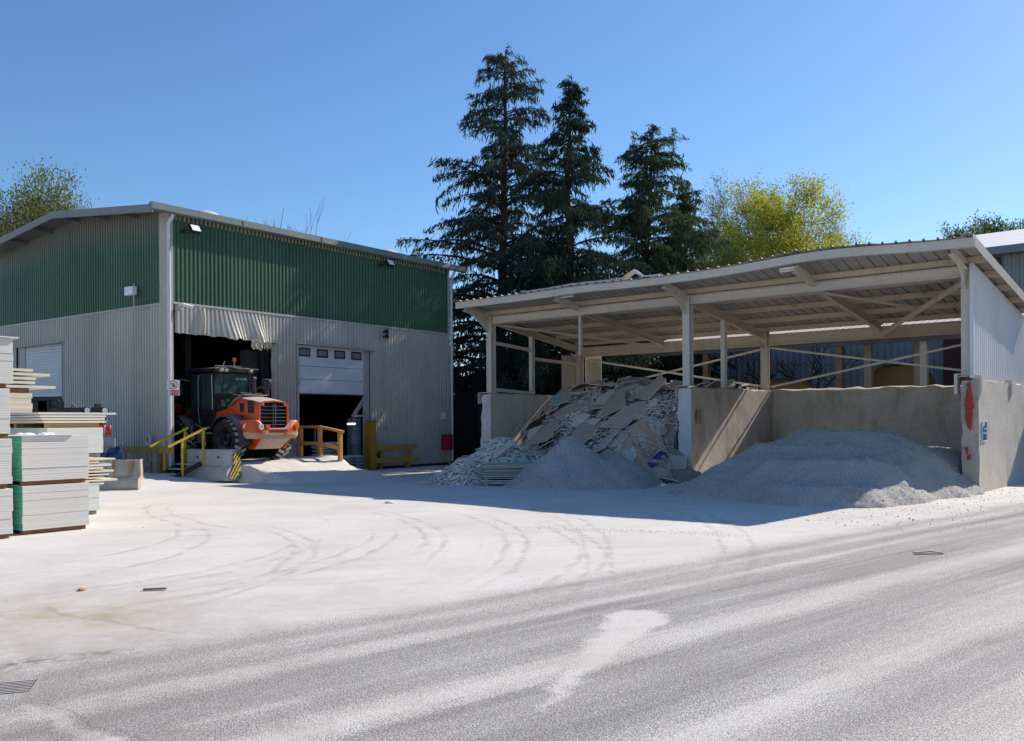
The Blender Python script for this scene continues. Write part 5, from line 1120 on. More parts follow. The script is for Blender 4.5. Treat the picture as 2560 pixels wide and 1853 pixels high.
# drain grate and litter in the foreground
t = thing('drain_grate', 'dusty iron drain grate in the foreground at the photo\'s lower left', 'grate', (-3.36, 5.80, 0.0047), R(18))
mb = MB(); mb.box(-0.24, 0.24, -0.15, 0.15, 0.0, 0.0008); mb.build('pit_shade', M['dark'], t)  # flat plate, its dark colour replaces the shade of a real hole
mb = MB()
for k in range(8): y = -0.135 + k * 0.0385; mb.box(-0.235, 0.235, y - 0.008, y + 0.008, 0.001, 0.0035)
mb.box(-0.02, 0.02, -0.145, 0.145, 0.0012, 0.0042)
mb.build('bars', M['grate'], t)
def lump(X, Y, r, m, label, flat=0.5):
    mb = MB(); rows = []
    for i in range(7):
        ph = math.pi * i / 6; rows.append([(r * math.sin(ph) * math.cos(a) * (1 + .5 * fbm(a, ph, X)), r * math.sin(ph) * math.sin(a) * (1 + .5 * fbm(a + 5, ph, Y)), r * flat * math.cos(ph) + r * flat * 0.4) for a in [2 * math.pi * j / 9 for j in range(10)]])
    mb.grid(rows); return tag(mb.build('clod', M[m], loc=(X, Y, 0.0)), label, 'clod', 'clods lying in the yard')
def gp(px, py): d = 2253 * 1.7 / (py - (1056 - 0.0061 * (px - 1280))); return ((px - 1280) / 2253 * d, d)
lump(*gp(200, 1477), 0.038, 'soil', 'brown earth clod alone in the dusty yard at left')
lump(*gp(972, 1258), 0.10, 'frag_core', 'white plaster lump at the edge of the shelter\'s shadow', 0.35)
P = gp(383, 1477); mb = MB(); mb.bar((-0.11, 0, 0.015), (0.12, 0.02, 0.02), 0.03, 0.02); tag(mb.build('wood_chip', M['wood_grey'], loc=(*P, 0)), 'flat grey splinter lying in the yard right of the earth clod', 'splinter')
P = gp(2318, 1386); mb = MB(); mb.bar((-0.17, 0, 0.02), (0.02, 0.03, 0.035), 0.08, 0.012); mb.bar((0.02, 0.03, 0.035), (0.19, 0.0, 0.012), 0.07, 0.012); tag(mb.build('paper_scrap', M['frag_brown'], loc=(*P, 0.004)), 'crumpled paper scrap on the grey road at right', 'paper scrap')
def gravel_litter():
    mb = MB()
    for k in range(1200):
        if k < 600: a = random.random(); P = V(0.2 + 3.2 * a, 14.6 - 1.2 * a) + V(random.gauss(0, .2), random.gauss(0, .16))
        elif k < 640: P = sw(random.uniform(2, 9), random.uniform(-7.2, -3.5))
        else: P = V(random.uniform(-9, 4), random.uniform(7, 24))
        if k >= 640 and mnoise.noise(V(P.x * .5, P.y * .5, 0)) < 0.0: continue
        s = random.uniform(0.004, 0.011)
        q = [V(random.gauss(0, 1), random.gauss(0, 1), random.gauss(0, .6)).normalized() * s for _ in range(4)]
        mb.add([V(P.x, P.y, s * .4 + ground_h(P.x, P.y)) + v for v in q], [(0, 1, 2), (0, 1, 3), (0, 2, 3), (1, 2, 3)])
    tag(mb.build('gravel_litter', M['pebble']), 'loose stones and crumbs scattered over the dusty yard', 'gravel', kind='stuff')
gravel_litter()
# ------------------------------------------------------------------ wheel loader, tail towards the yard
LX, LY, LZ = 2.03, -1.12, 0.60
P = mw(LX, LY)
ld = thing('wheel_loader', 'orange and black wheel loader backing out of the torn doorway', 'wheel loader', (P.x, P.y, LZ), MA)
def wheel(x, y, side, Rr=0.625, wd=0.42):
    w_ = MB(); h = wd / 2
    w_.lathe([(0.34, -h + 0.03), (0.44, -h), (0.55, -h + 0.01), (Rr - 0.06, -h + 0.05), (Rr - 0.035, -h + 0.10), (Rr - 0.035, h - 0.10), (Rr - 0.06, h - 0.05), (0.55, h - 0.01), (0.44, h), (0.34, h - 0.03)], 40, (0, 0, 0), 'X')
    n = 20
    for k in range(n):
        for row, sgn in ((-1, 0.0), (1, 0.5)):
            a0 = 2 * math.pi * (k + sgn) / n
            def pt(x_, da, r): a = a0 + da; return (x_, r * math.cos(a), r * math.sin(a))
            w1 = 0.085
            xs_ = (0.012 * row, row * (h * 0.55), row * (h + 0.004))
            sh = (0.10, 0.03, 0.0)
            top = []
            for x_, s_ in zip(xs_, sh):
                rr = Rr if abs(x_) < h * 0.9 else Rr - 0.045
                top += [pt(x_, s_ - w1, rr), pt(x_, s_ + w1, rr)]
            bot = []
            for x_, s_ in zip(xs_, sh): bot += [pt(x_, s_ - w1, Rr - 0.07), pt(x_, s_ + w1, Rr - 0.07)]
            vs = top + bot
            w_.add(vs, [(0, 1, 3, 2), (2, 3, 5, 4)], 1)
            w_.add(vs, [(0, 2, 8, 6), (2, 4, 10, 8), (1, 7, 9, 3), (3, 9, 11, 5), (0, 6, 7, 1), (4, 5, 11, 10)], 0)
    e = bpy.data.objects.new('wheel', None); C.objects.link(e); e.parent = ld; e.location = (x, y, Rr)
    w_.build('tyre', [M['tyre'], M['tread']], e)
    r = MB(); s = side
    r.lathe([(0.0, s * 0.06), (0.09, s * 0.06), (0.10, s * 0.14), (0.16, s * 0.14), (0.17, s * 0.05), (0.27, s * 0.02), (0.30, s * 0.10), (0.345, s * (h - 0.03)), (0.355, s * (h - 0.02)), (0.355, -s * (h - 0.03))], 28, (0, 0, 0), 'X')
    for k in range(10): a = 2 * math.pi * k / 10; r.lathe([(0, s * 0.085), (0.016, s * 0.085), (0.016, s * 0.03)], 6, (0, 0.215 * math.cos(a), 0.215 * math.sin(a)), 'X')
    r.build('rim', M['machine_black'], e, smooth=True)
for x, s in ((-0.83, -1), (0.83, 1)):
    for y in (0.0, 2.55): wheel(x, y, s)
# chassis
mb = MB(); mb.box(-0.45, 0.45, -0.9, 1.2, 0.52, 0.98); mb.box(-0.36, 0.36, 1.2, 3.2, 0.5, 0.95); mb.bar((-0.62, 0, 0.62), (0.62, 0, 0.62), 0.26, 0.26); mb.bar((-0.62, 2.55, 0.62), (0.62, 2.55, 0.62), 0.26, 0.26)
mb.box(-0.78, -0.50, -0.62, -0.46, 0.45, 1.15); mb.box(0.50, 0.78, -0.62, -0.46, 0.45, 1.15); mb.build('chassis', M['machine_black'], ld, bevel=0.02)
# rear hood
def hood():
    mb = MB(); secs = [(1.0, 0.60, 1.55, 1.98, 0.98), (0.72, 0.64, 1.50, 2.02, 0.98), (0.35, 0.63, 1.55, 1.98, 0.98), (-0.2, 0.60, 1.62, 1.90, 0.98), (-0.7, 0.57, 1.66, 1.82, 1.00), (-1.02, 0.54, 1.66, 1.765, 1.02)]
    rows = []
    for y, hw, zs, zt, zb in secs:
        rows.append([(-hw + 0.02, y, zb), (-hw, y, 1.25), (-hw + 0.01, y, zs), (-hw + 0.07, y, zt - 0.03), (-hw + 0.16, y, zt), (0, y, zt + 0.03), (hw - 0.16, y, zt), (hw - 0.07, y, zt - 0.03), (hw - 0.01, y, zs), (hw, y, 1.25), (hw - 0.02, y, zb)])
    mb.grid(rows); mb.add(rows[0], [tuple(range(11))]); 
    # frame round the grille
    e = rows[-1]; inner = [(v[0] * 0.90, v[1] - 0.0, 1.02 + (v[2] - 1.02) * 0.93 + 0.01) for v in e]; n = len(e)
    mb.add(list(e) + inner, [(i, i + 1, n + i + 1, n + i) for i in range(n - 1)])
    deep = [(v[0], v[1] + 0.12, v[2]) for v in inner]; mb.add(inner + deep, [(i, i + 1, n + i + 1, n + i) for i in range(n - 1)])
    return mb
hood().build('hood', M['orange'], ld, smooth=35)
mb = MB(); mb.box(-0.50, 0.50, -0.905, -0.90, 1.0, 1.72)
mb.build('radiator', M['machine_black'], ld)
mb = MB()
for k in range(6): z = 1.07 + k * 0.108; mb.bar((-0.49, -0.985, z), (0.49, -0.985, z), 0.05, 0.022)
mb.box(-0.04, 0.06, -1.005, -0.93, 1.0, 1.71); mb.box(-0.50, -0.46, -0.99, -0.92, 1.0, 1.71); mb.box(0.46, 0.50, -0.99, -0.92, 1.0, 1.71)
g = mb.build('grille', M['machine_black'], ld, bevel=0.004)
mb = MB()
for k in range(6): z = 1.082 + k * 0.108; mb.box(0.065, 0.455, -1.006, -0.965, z, z + 0.004)
mb.bar((0.065, -1.008, 1.1), (0.065, -1.008, 1.70), 0.012, 0.012); mb.build('dusty_slat', M['chrome'], g)
for x in (-0.42, 0.38): mb = MB(); mb.box(x, x + 0.07, -1.02, -0.985, 1.62, 1.71); mb.build('tail_lamp', M['chrome'], ld, bevel=0.006)
# black louvres, handles and stripe on the visible side
mb = MB()
for y0, y1, z0, z1 in ((-0.40, -0.22, 1.05, 1.36), (-0.40, -0.22, 1.46, 1.72), (-0.80, -0.58, 1.42, 1.80)): mb.prism([(y0, z0), (y1, z0), (y1 + 0.02, z1), (y0 + 0.02, z1)], -0.61, -0.575, lambda u, v, a: (a + (u + 0.2) * -0.03, u, v))
mb.build('louvre', M['machine_black'], ld)
mb = MB()
for y, z0, z1 in ((0.05, 1.18, 1.42), (-0.50, 1.08, 1.72)): mb.tube([(-0.60, y, z0), (-0.66, y, z0 + 0.03), (-0.66, y, z1 - 0.03), (-0.60, y, z1)], 0.014, 6)
mb.build('handle', M['orange'], ld)
mb = MB(); mb.prism([(0.95, 1.46), (0.40, 1.56), (-0.10, 1.86), (-0.35, 1.93), (0.1, 2.01), (1.0, 2.03)], -0.665, -0.625, lambda u, v, a: (a + 0.006, u, v)); mb.box(-0.60, 0.60, 0.30, 1.0, 2.0, 2.055); mb.build('black_shroud', M['machine_black'], ld, bevel=0.01)
mb = MB()
for k in range(4): mb.bar((-0.668, 0.62 - k * 0.02, 1.80 - k * 0.05), (-0.668, 0.48 - k * 0.03, 1.82 - k * 0.05), 0.006, 0.03)
mb.build('stripe_decal', M['chrome'], ld)
text_mesh('model_number', '100', 0.15, M['chrome'], ld, frame((-0.669, 0.30, 1.80), (0, -1, 0.2), (0, 0.2, 1)), 0.001)
mb = MB(); pts = [(0.28, 1.60), (0.12, 1.74), (-0.05, 1.86), (-0.28, 1.93), (-0.28, 1.89), (-0.04, 1.81), (0.14, 1.69), (0.32, 1.55)]; mb.prism(pts, -0.675, -0.640, lambda u, v, a: (a, u, v)); mb.build('grey_flash', M['chrome'], ld)
mb = MB(); mb.box(-0.48, 0.42, -0.25, 0.32, 1.965, 1.985); mb.build('engine_cover', M['dustplate'], ld)
# counterweight
def counterweight():
    hw, yf, yr = 0.90, -0.52, -1.20; path = [(-hw, yf), (-hw, -0.75), (-hw, -0.92), (-hw + 0.03, -1.05), (-hw + 0.10, -1.14), (-hw + 0.22, -1.185), (-0.45, yr), (-0.25, yr), (0.0, yr), (0.25, yr), (0.45, yr)] + [(hw - 0.22, -1.185), (hw - 0.10, -1.14), (hw - 0.03, -1.05), (hw, -0.92), (hw, -0.75), (hw, yf)]
    def top(x, y): 
        return 1.21 - 0.24 * smooth(0.72, 0.42, abs(x)) if y < -0.9 else 1.21
    mb = MB(); rows = []
    for x, y in path:
        nx, ny = x, (y + 0.5); L = math.hypot(nx, ny) or 1; nx, ny = nx / L, ny / L
        t_ = top(x, y); rows.append([(x - nx * 0.10, y - ny * 0.10, 0.66), (x - nx * 0.03, y - ny * 0.03, 0.70), (x, y, 0.80), (x, y, t_ - 0.05), (x - nx * 0.02, y - ny * 0.02, t_), (x - nx * 0.16, y - ny * 0.16, t_ + 0.005), (x - nx * 0.17, y - ny * 0.17, 0.68)])
    mb.grid(rows); mb.add(rows[0], [tuple(range(7))]); mb.add(rows[-1], [tuple(range(7))])
    return mb
cw = counterweight().build('counterweight', M['orange_dirty'], ld, smooth=50)
mb = MB(); mb.box(-0.30, 0.34, -1.212, -1.15, 0.86, 0.93); mb.build('recess_shade', M['maroon'], cw)  # dark red bar, the recess's shade is put into its colour
mb = MB(); mb.lathe([(0.0, -0.006), (0.085, -0.006), (0.085, 0.0)], 24, (-0.60, -1.20, 1.02), 'Y'); st = mb.build('speed_sticker', M['white'], cw)
text_mesh('number', '25', 0.11, M['black'], st, frame((-0.60, -1.208, 1.02), (1, 0, 0), (0, 0, 1)), 0.001)
for cx in (-0.36, 0.72): mb = MB(); mb.box(cx - 0.07, cx + 0.07, -1.215, -1.19, 0.97, 1.07); mb.build('reflector', M['beacon'], cw)
mb = MB(); mb.prism([(-0.90, 1.12), (-0.80, 1.08), (-0.72, 0.98), (-0.82, 0.98)], -0.912, -0.90, lambda u, v, a: (a, u, v)); mb.build('white_sticker', M['white'], cw)
mb = MB(); mb.add([(-0.52, -1.14, 0.68), (0.52, -1.14, 0.68), (0.40, -0.80, 0.36), (-0.52, -0.80, 0.36)], [(0, 1, 2, 3)]); mb.build('underrun_plate', M['dustplate'], ld, solid=0.02)
mb = MB(); mb.prism([(-1.13, 0.66), (-0.79, 0.35), (-0.5, 0.35), (-0.5, 0.66)], -0.56, -0.53, lambda u, v, a: (a, u, v)); mb.prism([(-1.13, 0.66), (-0.79, 0.35), (-0.5, 0.35), (-0.5, 0.66)], 0.53, 0.56, lambda u, v, a: (a, u, v)); mb.build('underrun_side', M['orange'], ld)
mb = MB(); mb.box(-0.86, -0.62, -0.50, -0.36, 0.70, 1.08); mb.box(0.62, 0.86, -0.5, -0.36, 0.7, 1.08); mb.build('bumper_block', M['orange'], ld, bevel=0.01)
# fenders
for s in (-1, 1):
    for yc, nm in ((0.0, 'fender'), (2.55, 'fender')):
        mb = MB(); rows = []
        for k in range(13):
            a = R(-12 + k * (172 / 12)) if yc == 0 else R(20 + k * 11); r1 = 0.76; y = yc - r1 * math.cos(a) * 1.0; z = 0.62 + r1 * math.sin(a) * 0.98
            rows.append([(s * 0.60, y, z + 0.02), (s * 1.02, y, z), (s * 1.05, y, z - 0.05)])
        mb.grid(rows); mb.build(nm, M['fender'], ld, solid=0.02, smooth=50)
# cab
cy0, cy1, cx, cz0, cz1 = 0.98, 2.15, 0.66, 1.0, 2.72
mb = MB()
for x in (-cx, cx):
    for y in (cy0, 1.62, cy1): mb.bar((x, y, cz0), (x * 0.96, y, cz1), 0.07, 0.07, (0, 1, 0))
    mb.box(min(x, x * 0.94), max(x, x * 0.94), cy0, cy1, cz0, 1.52)
mb.box(-cx, cx, cy0 - 0.005, cy0 + 0.04, cz0, 1.62); mb.box(-cx, cx, cy1, cy1 + 0.04, cz0, 1.4); mb.bar((-cx, cy0, cz1 - 0.03), (cx, cy0, cz1 - 0.03), 0.07, 0.07)
mb.bar((-cx + 0.34, cy0 - 0.01, 1.62), (-cx + 0.34, cy0 - 0.01, cz1 - 0.06), 0.018, 0.02, (0, 1, 0))
mb.build('cab_frame', M['machine_black'], ld, bevel=0.012)
mb = MB(); mb.prism([(-0.72, 0.0), (0.72, 0.0), (0.70, 0.10), (0.5, 0.145), (-0.5, 0.145), (-0.70, 0.10)], cy0 - 0.14, cy1 + 0.16, lambda u, v, a: (u, a, cz1 + v - 0.01)); mb.build('cab_roof', M['machine_black'], ld, bevel=0.02)
mb = MB(); mb.box(-cx + 0.05, cx - 0.05, cy0 + 0.005, cy0 + 0.012, 1.63, cz1 - 0.07); mb.build('rear_window', M['glass'], ld)
for x in (-cx + 0.015, cx - 0.025): mb = MB(); mb.box(x, x + 0.008, cy0 + 0.06, 1.58, 1.54, cz1 - 0.06); mb.box(x, x + 0.008, 1.66, cy1 - 0.05, 1.30, cz1 - 0.06); mb.build('side_window', M['glass'], ld)
text_mesh('window_lettering', 'HITACHI', 0.105, M['white'], ld, frame((0.32, cy0 - 0.008, 2.50), (1, 0, 0), (0, 0, 1)), 0.001)
mb = MB(); mb.bar((0.0, cy0 - 0.012, 1.75), (0.30, cy0 - 0.012, 2.25), 0.012, 0.02); mb.build('wiper', M['black'], ld)
mb = MB(); mb.box(-0.3, 0.25, 1.3, 1.75, 1.25, 1.4); mb.box(-0.28, 0.23, 1.2, 1.32, 1.3, 2.1); mb.box(-0.15, 0.12, 1.22, 1.30, 2.12, 2.3); mb.build('seat', M['black'], ld, bevel=0.04)
mb = MB(); mb.tube([(0.15, cy0 + 0.1, cz1 + 0.12), (0.15, cy0 + 0.1, cz1 + 0.32)], 0.02, 8); mb.build('beacon_stem', M['chrome'], ld)
mb = MB(); mb.lathe([(0, 0.0), (0.065, 0.0), (0.068, 0.06), (0.06, 0.13), (0.03, 0.15), (0, 0.15)], 16, (0.15, cy0 + 0.1, cz1 + 0.32)); mb.build('beacon', M['beacon'], ld, smooth=True)
mb = MB()
for x in (-0.58, -0.42, 0.50): mb.box(x, x + 0.12, cy0 - 0.22, cy0 - 0.12, cz1 - 0.02, cz1 + 0.07)
mb.build('work_lamp', M['chrome'], ld, bevel=0.012)
mb = MB(); mb.tube([(-0.70, cy0 - 0.1, cz1 + 0.16), (0.2, cy0 - 0.18, cz1 + 0.17)], 0.012, 6); mb.tube([(-0.36, cy0, cz1 + 0.14), (-0.30, cy0 - 0.05, cz1 + 0.32)], 0.016, 6); mb.tube([(0.3, cy0 - 0.13, cz1 + 0.12), (0.9, cy0 - 0.13, cz1 + 0.10)], 0.012, 6); mb.build('roof_rail', M['chrome'], ld)
# exhaust and air intake
mb = MB(); mb.tube([(0.18, 0.15, 2.0), (0.18, 0.15, 2.42), (0.18, 0.10, 2.52)], 0.055, 12); mb.build('exhaust', M['fender'], ld, smooth=True)
mb = MB(); mb.lathe([(0.075, 0), (0.075, 0.22), (0.15, 0.26), (0.165, 0.32), (0.165, 0.45), (0.14, 0.52), (0.0, 0.54)], 20, (0.40, -0.18, 1.94)); mb.build('air_intake', M['machine_black'], ld, smooth=40)
# hand rails, mirrors, ladder loops
mb = MB()
mb.tube([(-0.70, 1.66, 1.10), (-0.74, 1.68, 1.5), (-0.74, 1.68, 2.55), (-0.68, 1.66, 2.62)], 0.016, 6); mb.tube([(-0.70, cy0 + 0.02, 1.55), (-0.73, cy0 + 0.02, 2.6)], 0.014, 6)
mb.tube([(-0.72, 2.15, 2.45), (-1.0, 2.2, 2.50), (-1.05, 2.2, 2.3)], 0.014, 6)
mb.tube([(-0.95, 1.05, 0.95), (-1.05, 1.35, 1.1), (-1.05, 1.55, 1.05), (-1.05, 1.6, 0.5), (-1.0, 1.35, 0.42)], 0.02, 6); mb.tube([(-0.95, 1.0, 0.45), (-0.98, 1.02, 0.9), (-0.9, 0.9, 1.02)], 0.02, 6)
mb.tube([(0.62, 0.9, 2.1), (0.62, -0.25, 2.45), (0.72, -0.35, 2.45)], 0.012, 6)
mb.build('hand_rail', M['chrome'], ld)
for x in (-1.06, 0.92): mb = MB(); mb.box(x, x + 0.14, 2.16, 2.24, 2.02, 2.34); mb.build('mirror', M['machine_black'], ld, bevel=0.02)
# lift arms and bucket, raised inside the dark doorway
for s in (-1, 1): mb = MB(); mb.bar((s * 0.38, 2.3, 1.35), (s * 0.38, 4.3, 1.85), 0.10, 0.30, (0, 0, 1)); mb.bar((s * 0.38, 2.5, 0.95), (s * 0.38, 3.4, 1.75), 0.07, 0.09); mb.build('lift_arm', M['orange_dirty'], ld, bevel=0.02)
mb = MB(); mb.prism([(2.0, 0.5), (2.75, 0.5), (2.7, 1.55), (2.2, 1.5)], -0.5, 0.5, lambda u, v, a: (a, u, v)); mb.build('front_frame', M['orange_dirty'], ld, bevel=0.03)
mb = MB(); rows = []
for k in range(10):
    a = R(200 - k * 20); rows.append([(-1.1, 4.75 + 0.5 * math.cos(a), 1.62 + 0.5 * math.sin(a)), (1.1, 4.75 + 0.5 * math.cos(a), 1.62 + 0.5 * math.sin(a))])
rows.append([(-1.1, 5.3, 1.1), (1.1, 5.3, 1.1)]); mb.grid(rows); mb.build('bucket', M['machine_black'], ld, solid=0.03)

# ------------------------------------------------------------------ telescopic handler behind the board stacks
P = V(-11.75, 25.0)
th = thing('forklift_truck', 'black and red forklift parked by the gable, mostly hidden by the board stacks', 'forklift', (P.x, P.y, 0.05), R(20))
mb = MB(); mb.box(-1.35, 0.25, -0.35, 0.55, 0.45, 1.35); mb.build('body', M['machine_black'], th, bevel=0.05)
mb = MB(); mb.box(-1.20, 0.40, -0.34, 0.5, 1.352, 1.96); mb.build('engine_cover', M['dark2'], th, bevel=0.03)
mb = MB()
for x, y in ((-1.5, -0.3), (-0.9, -0.3), (-1.5, 0.45), (-0.9, 0.45)): mb.bar((x, y, 1.3), (x - 0.06, y, 2.35), 0.07, 0.07, (0, 1, 0))
mb.box(-1.66, -0.70, -0.42, 0.55, 2.32, 2.42); mb.box(-0.86, -0.66, -0.40, 0.5, 2.12, 2.319); mb.box(-1.62, -1.2, -0.36, -0.30, 1.4, 2.3); mb.build('overhead_guard', M['machine_black'], th, bevel=0.02)
mb = MB(); mb.prism([(-1.05, 1.70), (-0.25, 1.70), (-0.38, 2.12), (-0.85, 2.14)], -0.3, 0.3, lambda u, v, a: (u, a, v)); mb.build('side_window', M['glass'], th)
for x, y in ((0.02, -0.46), (0.46, -0.46)):
    mb = MB(); mb.lathe([(0.0, 0.06), (0.10, 0.06), (0.11, 0.0), (0.10, -0.03)], 18, (x, y, 2.05), 'Y'); l = mb.build('work_lamp', M['machine_black'], th, smooth=True)
    mb = MB(); mb.lathe([(0.0, -0.035), (0.07, -0.035), (0.075, -0.028)], 18, (x, y, 2.05), 'Y'); mb.build('lens', M['white'], l)
mb = MB(); mb.bar((-0.9, -0.36, 2.02), (0.55, -0.36, 2.05), 0.10, 0.18); mb.tube([(-0.4, -0.36, 2.1), (-0.35, -0.36, 2.2), (-0.25, -0.36, 2.1)], 0.02, 6); mb.box(0.18, 0.34, -0.4, -0.3, 2.142, 2.22); mb.build('lamp_bar', M['machine_black'], th)
mb = MB(); rows = []
for k in range(9):
    a = R(0 + k * 22.5); rows.append([(x, -0.45 - 0.10 * math.sin(a) - 0.1, 1.50 - 0.13 * math.cos(a) * 1.0) for x in (-0.05, 0.08, 0.12, 0.42, 0.46, 0.56, 0.62)])
mb.grid(rows); rc = mb.build('rear_cover', M['sign_red'], th, solid=0.02, smooth=60)
mb = MB()
for x in (0.10, 0.46): mb.tube([(x, -0.55 - 0.115 * math.sin(R(k * 18)), 1.50 - 0.145 * math.cos(R(k * 18))) for k in range(11)], 0.016, 6)
mb.build('chrome_band', M['chrome'], rc)
mb = MB(); mb.box(-0.2, 0.72, -0.72, -0.50, 1.06, 1.28); mb.box(-0.2, 0.70, -0.70, -0.50, 0.74, 0.84); mb.box(-0.2, 0.70, -0.62, -0.5, 0.42, 1.05); mb.build('bumper', M['cabinet'], th, bevel=0.01)
for x, y in ((-0.95, -0.45), (0.0, -0.45), (-0.95, 0.6), (0.0, 0.6)): mb = MB(); mb.lathe([(0.0, -0.10), (0.18, -0.10), (0.30, -0.09), (0.33, -0.05), (0.33, 0.05), (0.30, 0.09), (0.0, 0.1)], 20, (x, y, 0.33), 'Y'); mb.build('wheel', M['tyre'], th, smooth=True)
mb = MB(); rows = []
for i in range(20):
    u = i / 19; rows.append([(-11.35 + 0.90 * u + 0.05 * fbm(v * 5, u * 4), 24.15 + 0.16 * fbm(u * 4, v * 3), 0.40 + v * 0.80 * (0.45 + 0.55 * u) + 0.10 * fbm(u * 7, v * 5, 2)) for v in [j / 10 for j in range(11)]])
mb.grid(rows); tag(mb.build('tarpaulin', M['tarp'], solid=0.01, smooth=30), 'crumpled blue tarpaulin hanging behind the rust-stained barrier', 'tarpaulin')
# ------------------------------------------------------------------ background: second shed, warehouse, soil, trees
t = thing('rear_shed', 'low open shed with pale pink sunlit roof behind the shelter', 'shed', (SO.x, SO.y, 0), SA)
ex0, ex1, ey = -7.6, 14.0, 9.2
mb = MB(); rows = []
k = 0; x = ex0
while x < ex1:
    for u, dz in ((0, 0), (0.17, 0), (0.19, 0.03), (0.23, 0.03)): rows.append([(x + u, y, 4.68 + (y - ey) * 0.24 + dz) for y in (ey, ey + 2, ey + 4.5)])
    x += 0.25
mb.grid(rows); mb.build('roof', M['pink_roof'], t, solid=0.004)
mb = MB(); mb.box(ex0, ex1, ey + 0.05, ey + 0.20, 4.36, 4.655); mb.build('eaves_beam', M['soffit'], t)
mb = MB(); mb.tube([(ex0, ey - 0.02, 4.58), (ex1, ey - 0.02, 4.58)], 0.07, 8); mb.build('gutter', M['cabinet'], t)
for x, m in ((-4.6, 'rusty'), (0.7, 'rusty'), (3.55, 'steel_dusty'), (7.2, 'steel_dusty'), (10.4, 'steel_dusty')): mb = MB(); mb.ibeam((x, ey + 0.35, 0), (x, ey + 0.35, 4.36), 0.22, 0.22, up=(0, 1, 0)); mb.build('post', M[m], t)
for x in (1.35, 3.05, 6.35): mb = MB(); mb.box(x, x + 0.26, ey + 0.9, ey + 1.1, 0, 4.6); mb.build('timber_post', M['ochre_post'], t)
mb = MB(); mb.box(ex0, ex1, ey + 4.3, ey + 4.5, 5.0, 5.6); mb.build('rear_beam', M['fender'], t)
def soil(name, label, x, y, rx_, ry_, h, seed):
    P = sw(x, y)
    def f(a, b):
        d = math.hypot(a / rx_, b / ry_); z = h * (1.12 - d * 1.12) if d > 0.35 else h * (0.8 - 0.35 * d * 0.3)
        z = min(z, h * 0.82) + 0.25 * fbm(a * 0.9, b * 0.9, seed) + 0.08 * fbm(a * 4, b * 4, seed); return z if z > 0 else -0.1
    heap(name, label, 'soil heap', P.x, P.y, SA, rx_ * 1.15, ry_ * 1.15, f, M['soil'], 50, 400, (0.03, 0.08), M['soil'])
soil('soil_heap', 'ochre soil heap behind the shelter, nearest the blue wall\'s right end', 5.6, 12.0, 3.4, 2.2, 5.2, 3.0)
soil('soil_heap', 'brown soil heap behind the shelter, left of the ochre one', 2.0, 12.2, 2.8, 2.2, 4.7, 5.0)
soil('soil_heap', 'low brown soil heap behind the dividing wall', -2.4, 12.2, 3.0, 2.2, 4.2, 8.0)
t = thing('warehouse', 'blue-grey clad warehouse with white sheet roof behind the shelter', 'building', (SO.x, SO.y, 0), SA)
wy, wx0, wx1 = 19.0, -10.5, 40.0
mb = MB(); corrugate(mb, wx0, wx1, 0, 8.7, lambda s, d, z: (s, wy - d, z), 0.3, 0.04); mb.build('front_cladding', M['blue_wall'], t)
mb = MB(); mb.box(wx0 + 0.01, wx1, wy + 0.01, wy + 14, 0, 8.5); mb.build('wall', M['blue_wall'], t)
mb = MB(); mb.box(1.7, 3.95, wy - 0.12, wy - 0.05, 0, 8.45); mb.build('dark_bay', M['maroon'], t)
mb = MB(); mb.prism([(wy - 0.5, 8.82), (wy + 7, 10.8), (wy + 14.5, 8.8), (wy + 14.5, 8.7), (wy + 7, 10.7), (wy - 0.5, 8.65)], wx0 - 0.6, wx1, lambda u, v, a: (a, u, v)); mb.build('roof', M['white_roof'], t)
mb = MB(); mb.box(wx0 - 0.6, wx1, wy - 0.56, wy - 0.505, 8.5, 8.82); mb.build('fascia', M['cabinet'], t)
mb = MB(); a, b = mw(HL + 0.4, 2.0), V(-0.3, 39.0); mb.bar((a.x, a.y, 1.35), (b.x + 1.5, b.y, 1.35), 0.03, 2.7)
t2 = thing('windbreak_fence', 'black netting fence in the gap between the hall and the shelter', 'fence'); mb.build('net', M['net'], t2)
mb = MB(); dd = (b + V(1.5, 0) - a)
for k in range(5): q = a + dd * (k / 4); mb.tube([(q.x, q.y, 0), (q.x, q.y, 2.8)], 0.04, 8)
mb.build('post', M['dark2'], t2)

# ---- foliage helper: many small leaf quads from numpy arrays
def leaf_object(name, cen, dirv, side, ln, wd, mat, parent, loc):
    n = len(cen); cen = cen.astype(np.float32)
    d = dirv / np.maximum(np.linalg.norm(dirv, axis=1), 1e-6)[:, None]; s = side - d * np.sum(side * d, axis=1)[:, None]; s /= np.maximum(np.linalg.norm(s, axis=1), 1e-6)[:, None]
    L, W = ln[:, None] / 2, wd[:, None] / 2
    q = np.empty((n, 4, 3), np.float32); q[:, 0] = cen - d * L - s * W * 0.5; q[:, 1] = cen - d * L * 0.1 + s * W - s * W * 2 * 0; q[:, 2] = cen + d * L; q[:, 3] = cen - d * L * 0.1 - s * W
    q[:, 0] = cen - d * L
    me = bpy.data.meshes.new(name); me.vertices.add(n * 4); me.vertices.foreach_set('co', q.reshape(-1))
    me.loops.add(n * 4); me.loops.foreach_set('vertex_index', np.arange(n * 4, dtype=np.int32)); me.polygons.add(n)
    me.polygons.foreach_set('loop_start', np.arange(0, n * 4, 4, dtype=np.int32)); me.polygons.foreach_set('loop_total', np.full(n, 4, np.int32)); me.update(calc_edges=True)
    me.materials.append(mat); o = bpy.data.objects.new(name, me); C.objects.link(o)
    if parent: o.parent = parent
    else: o.location = loc
    return o
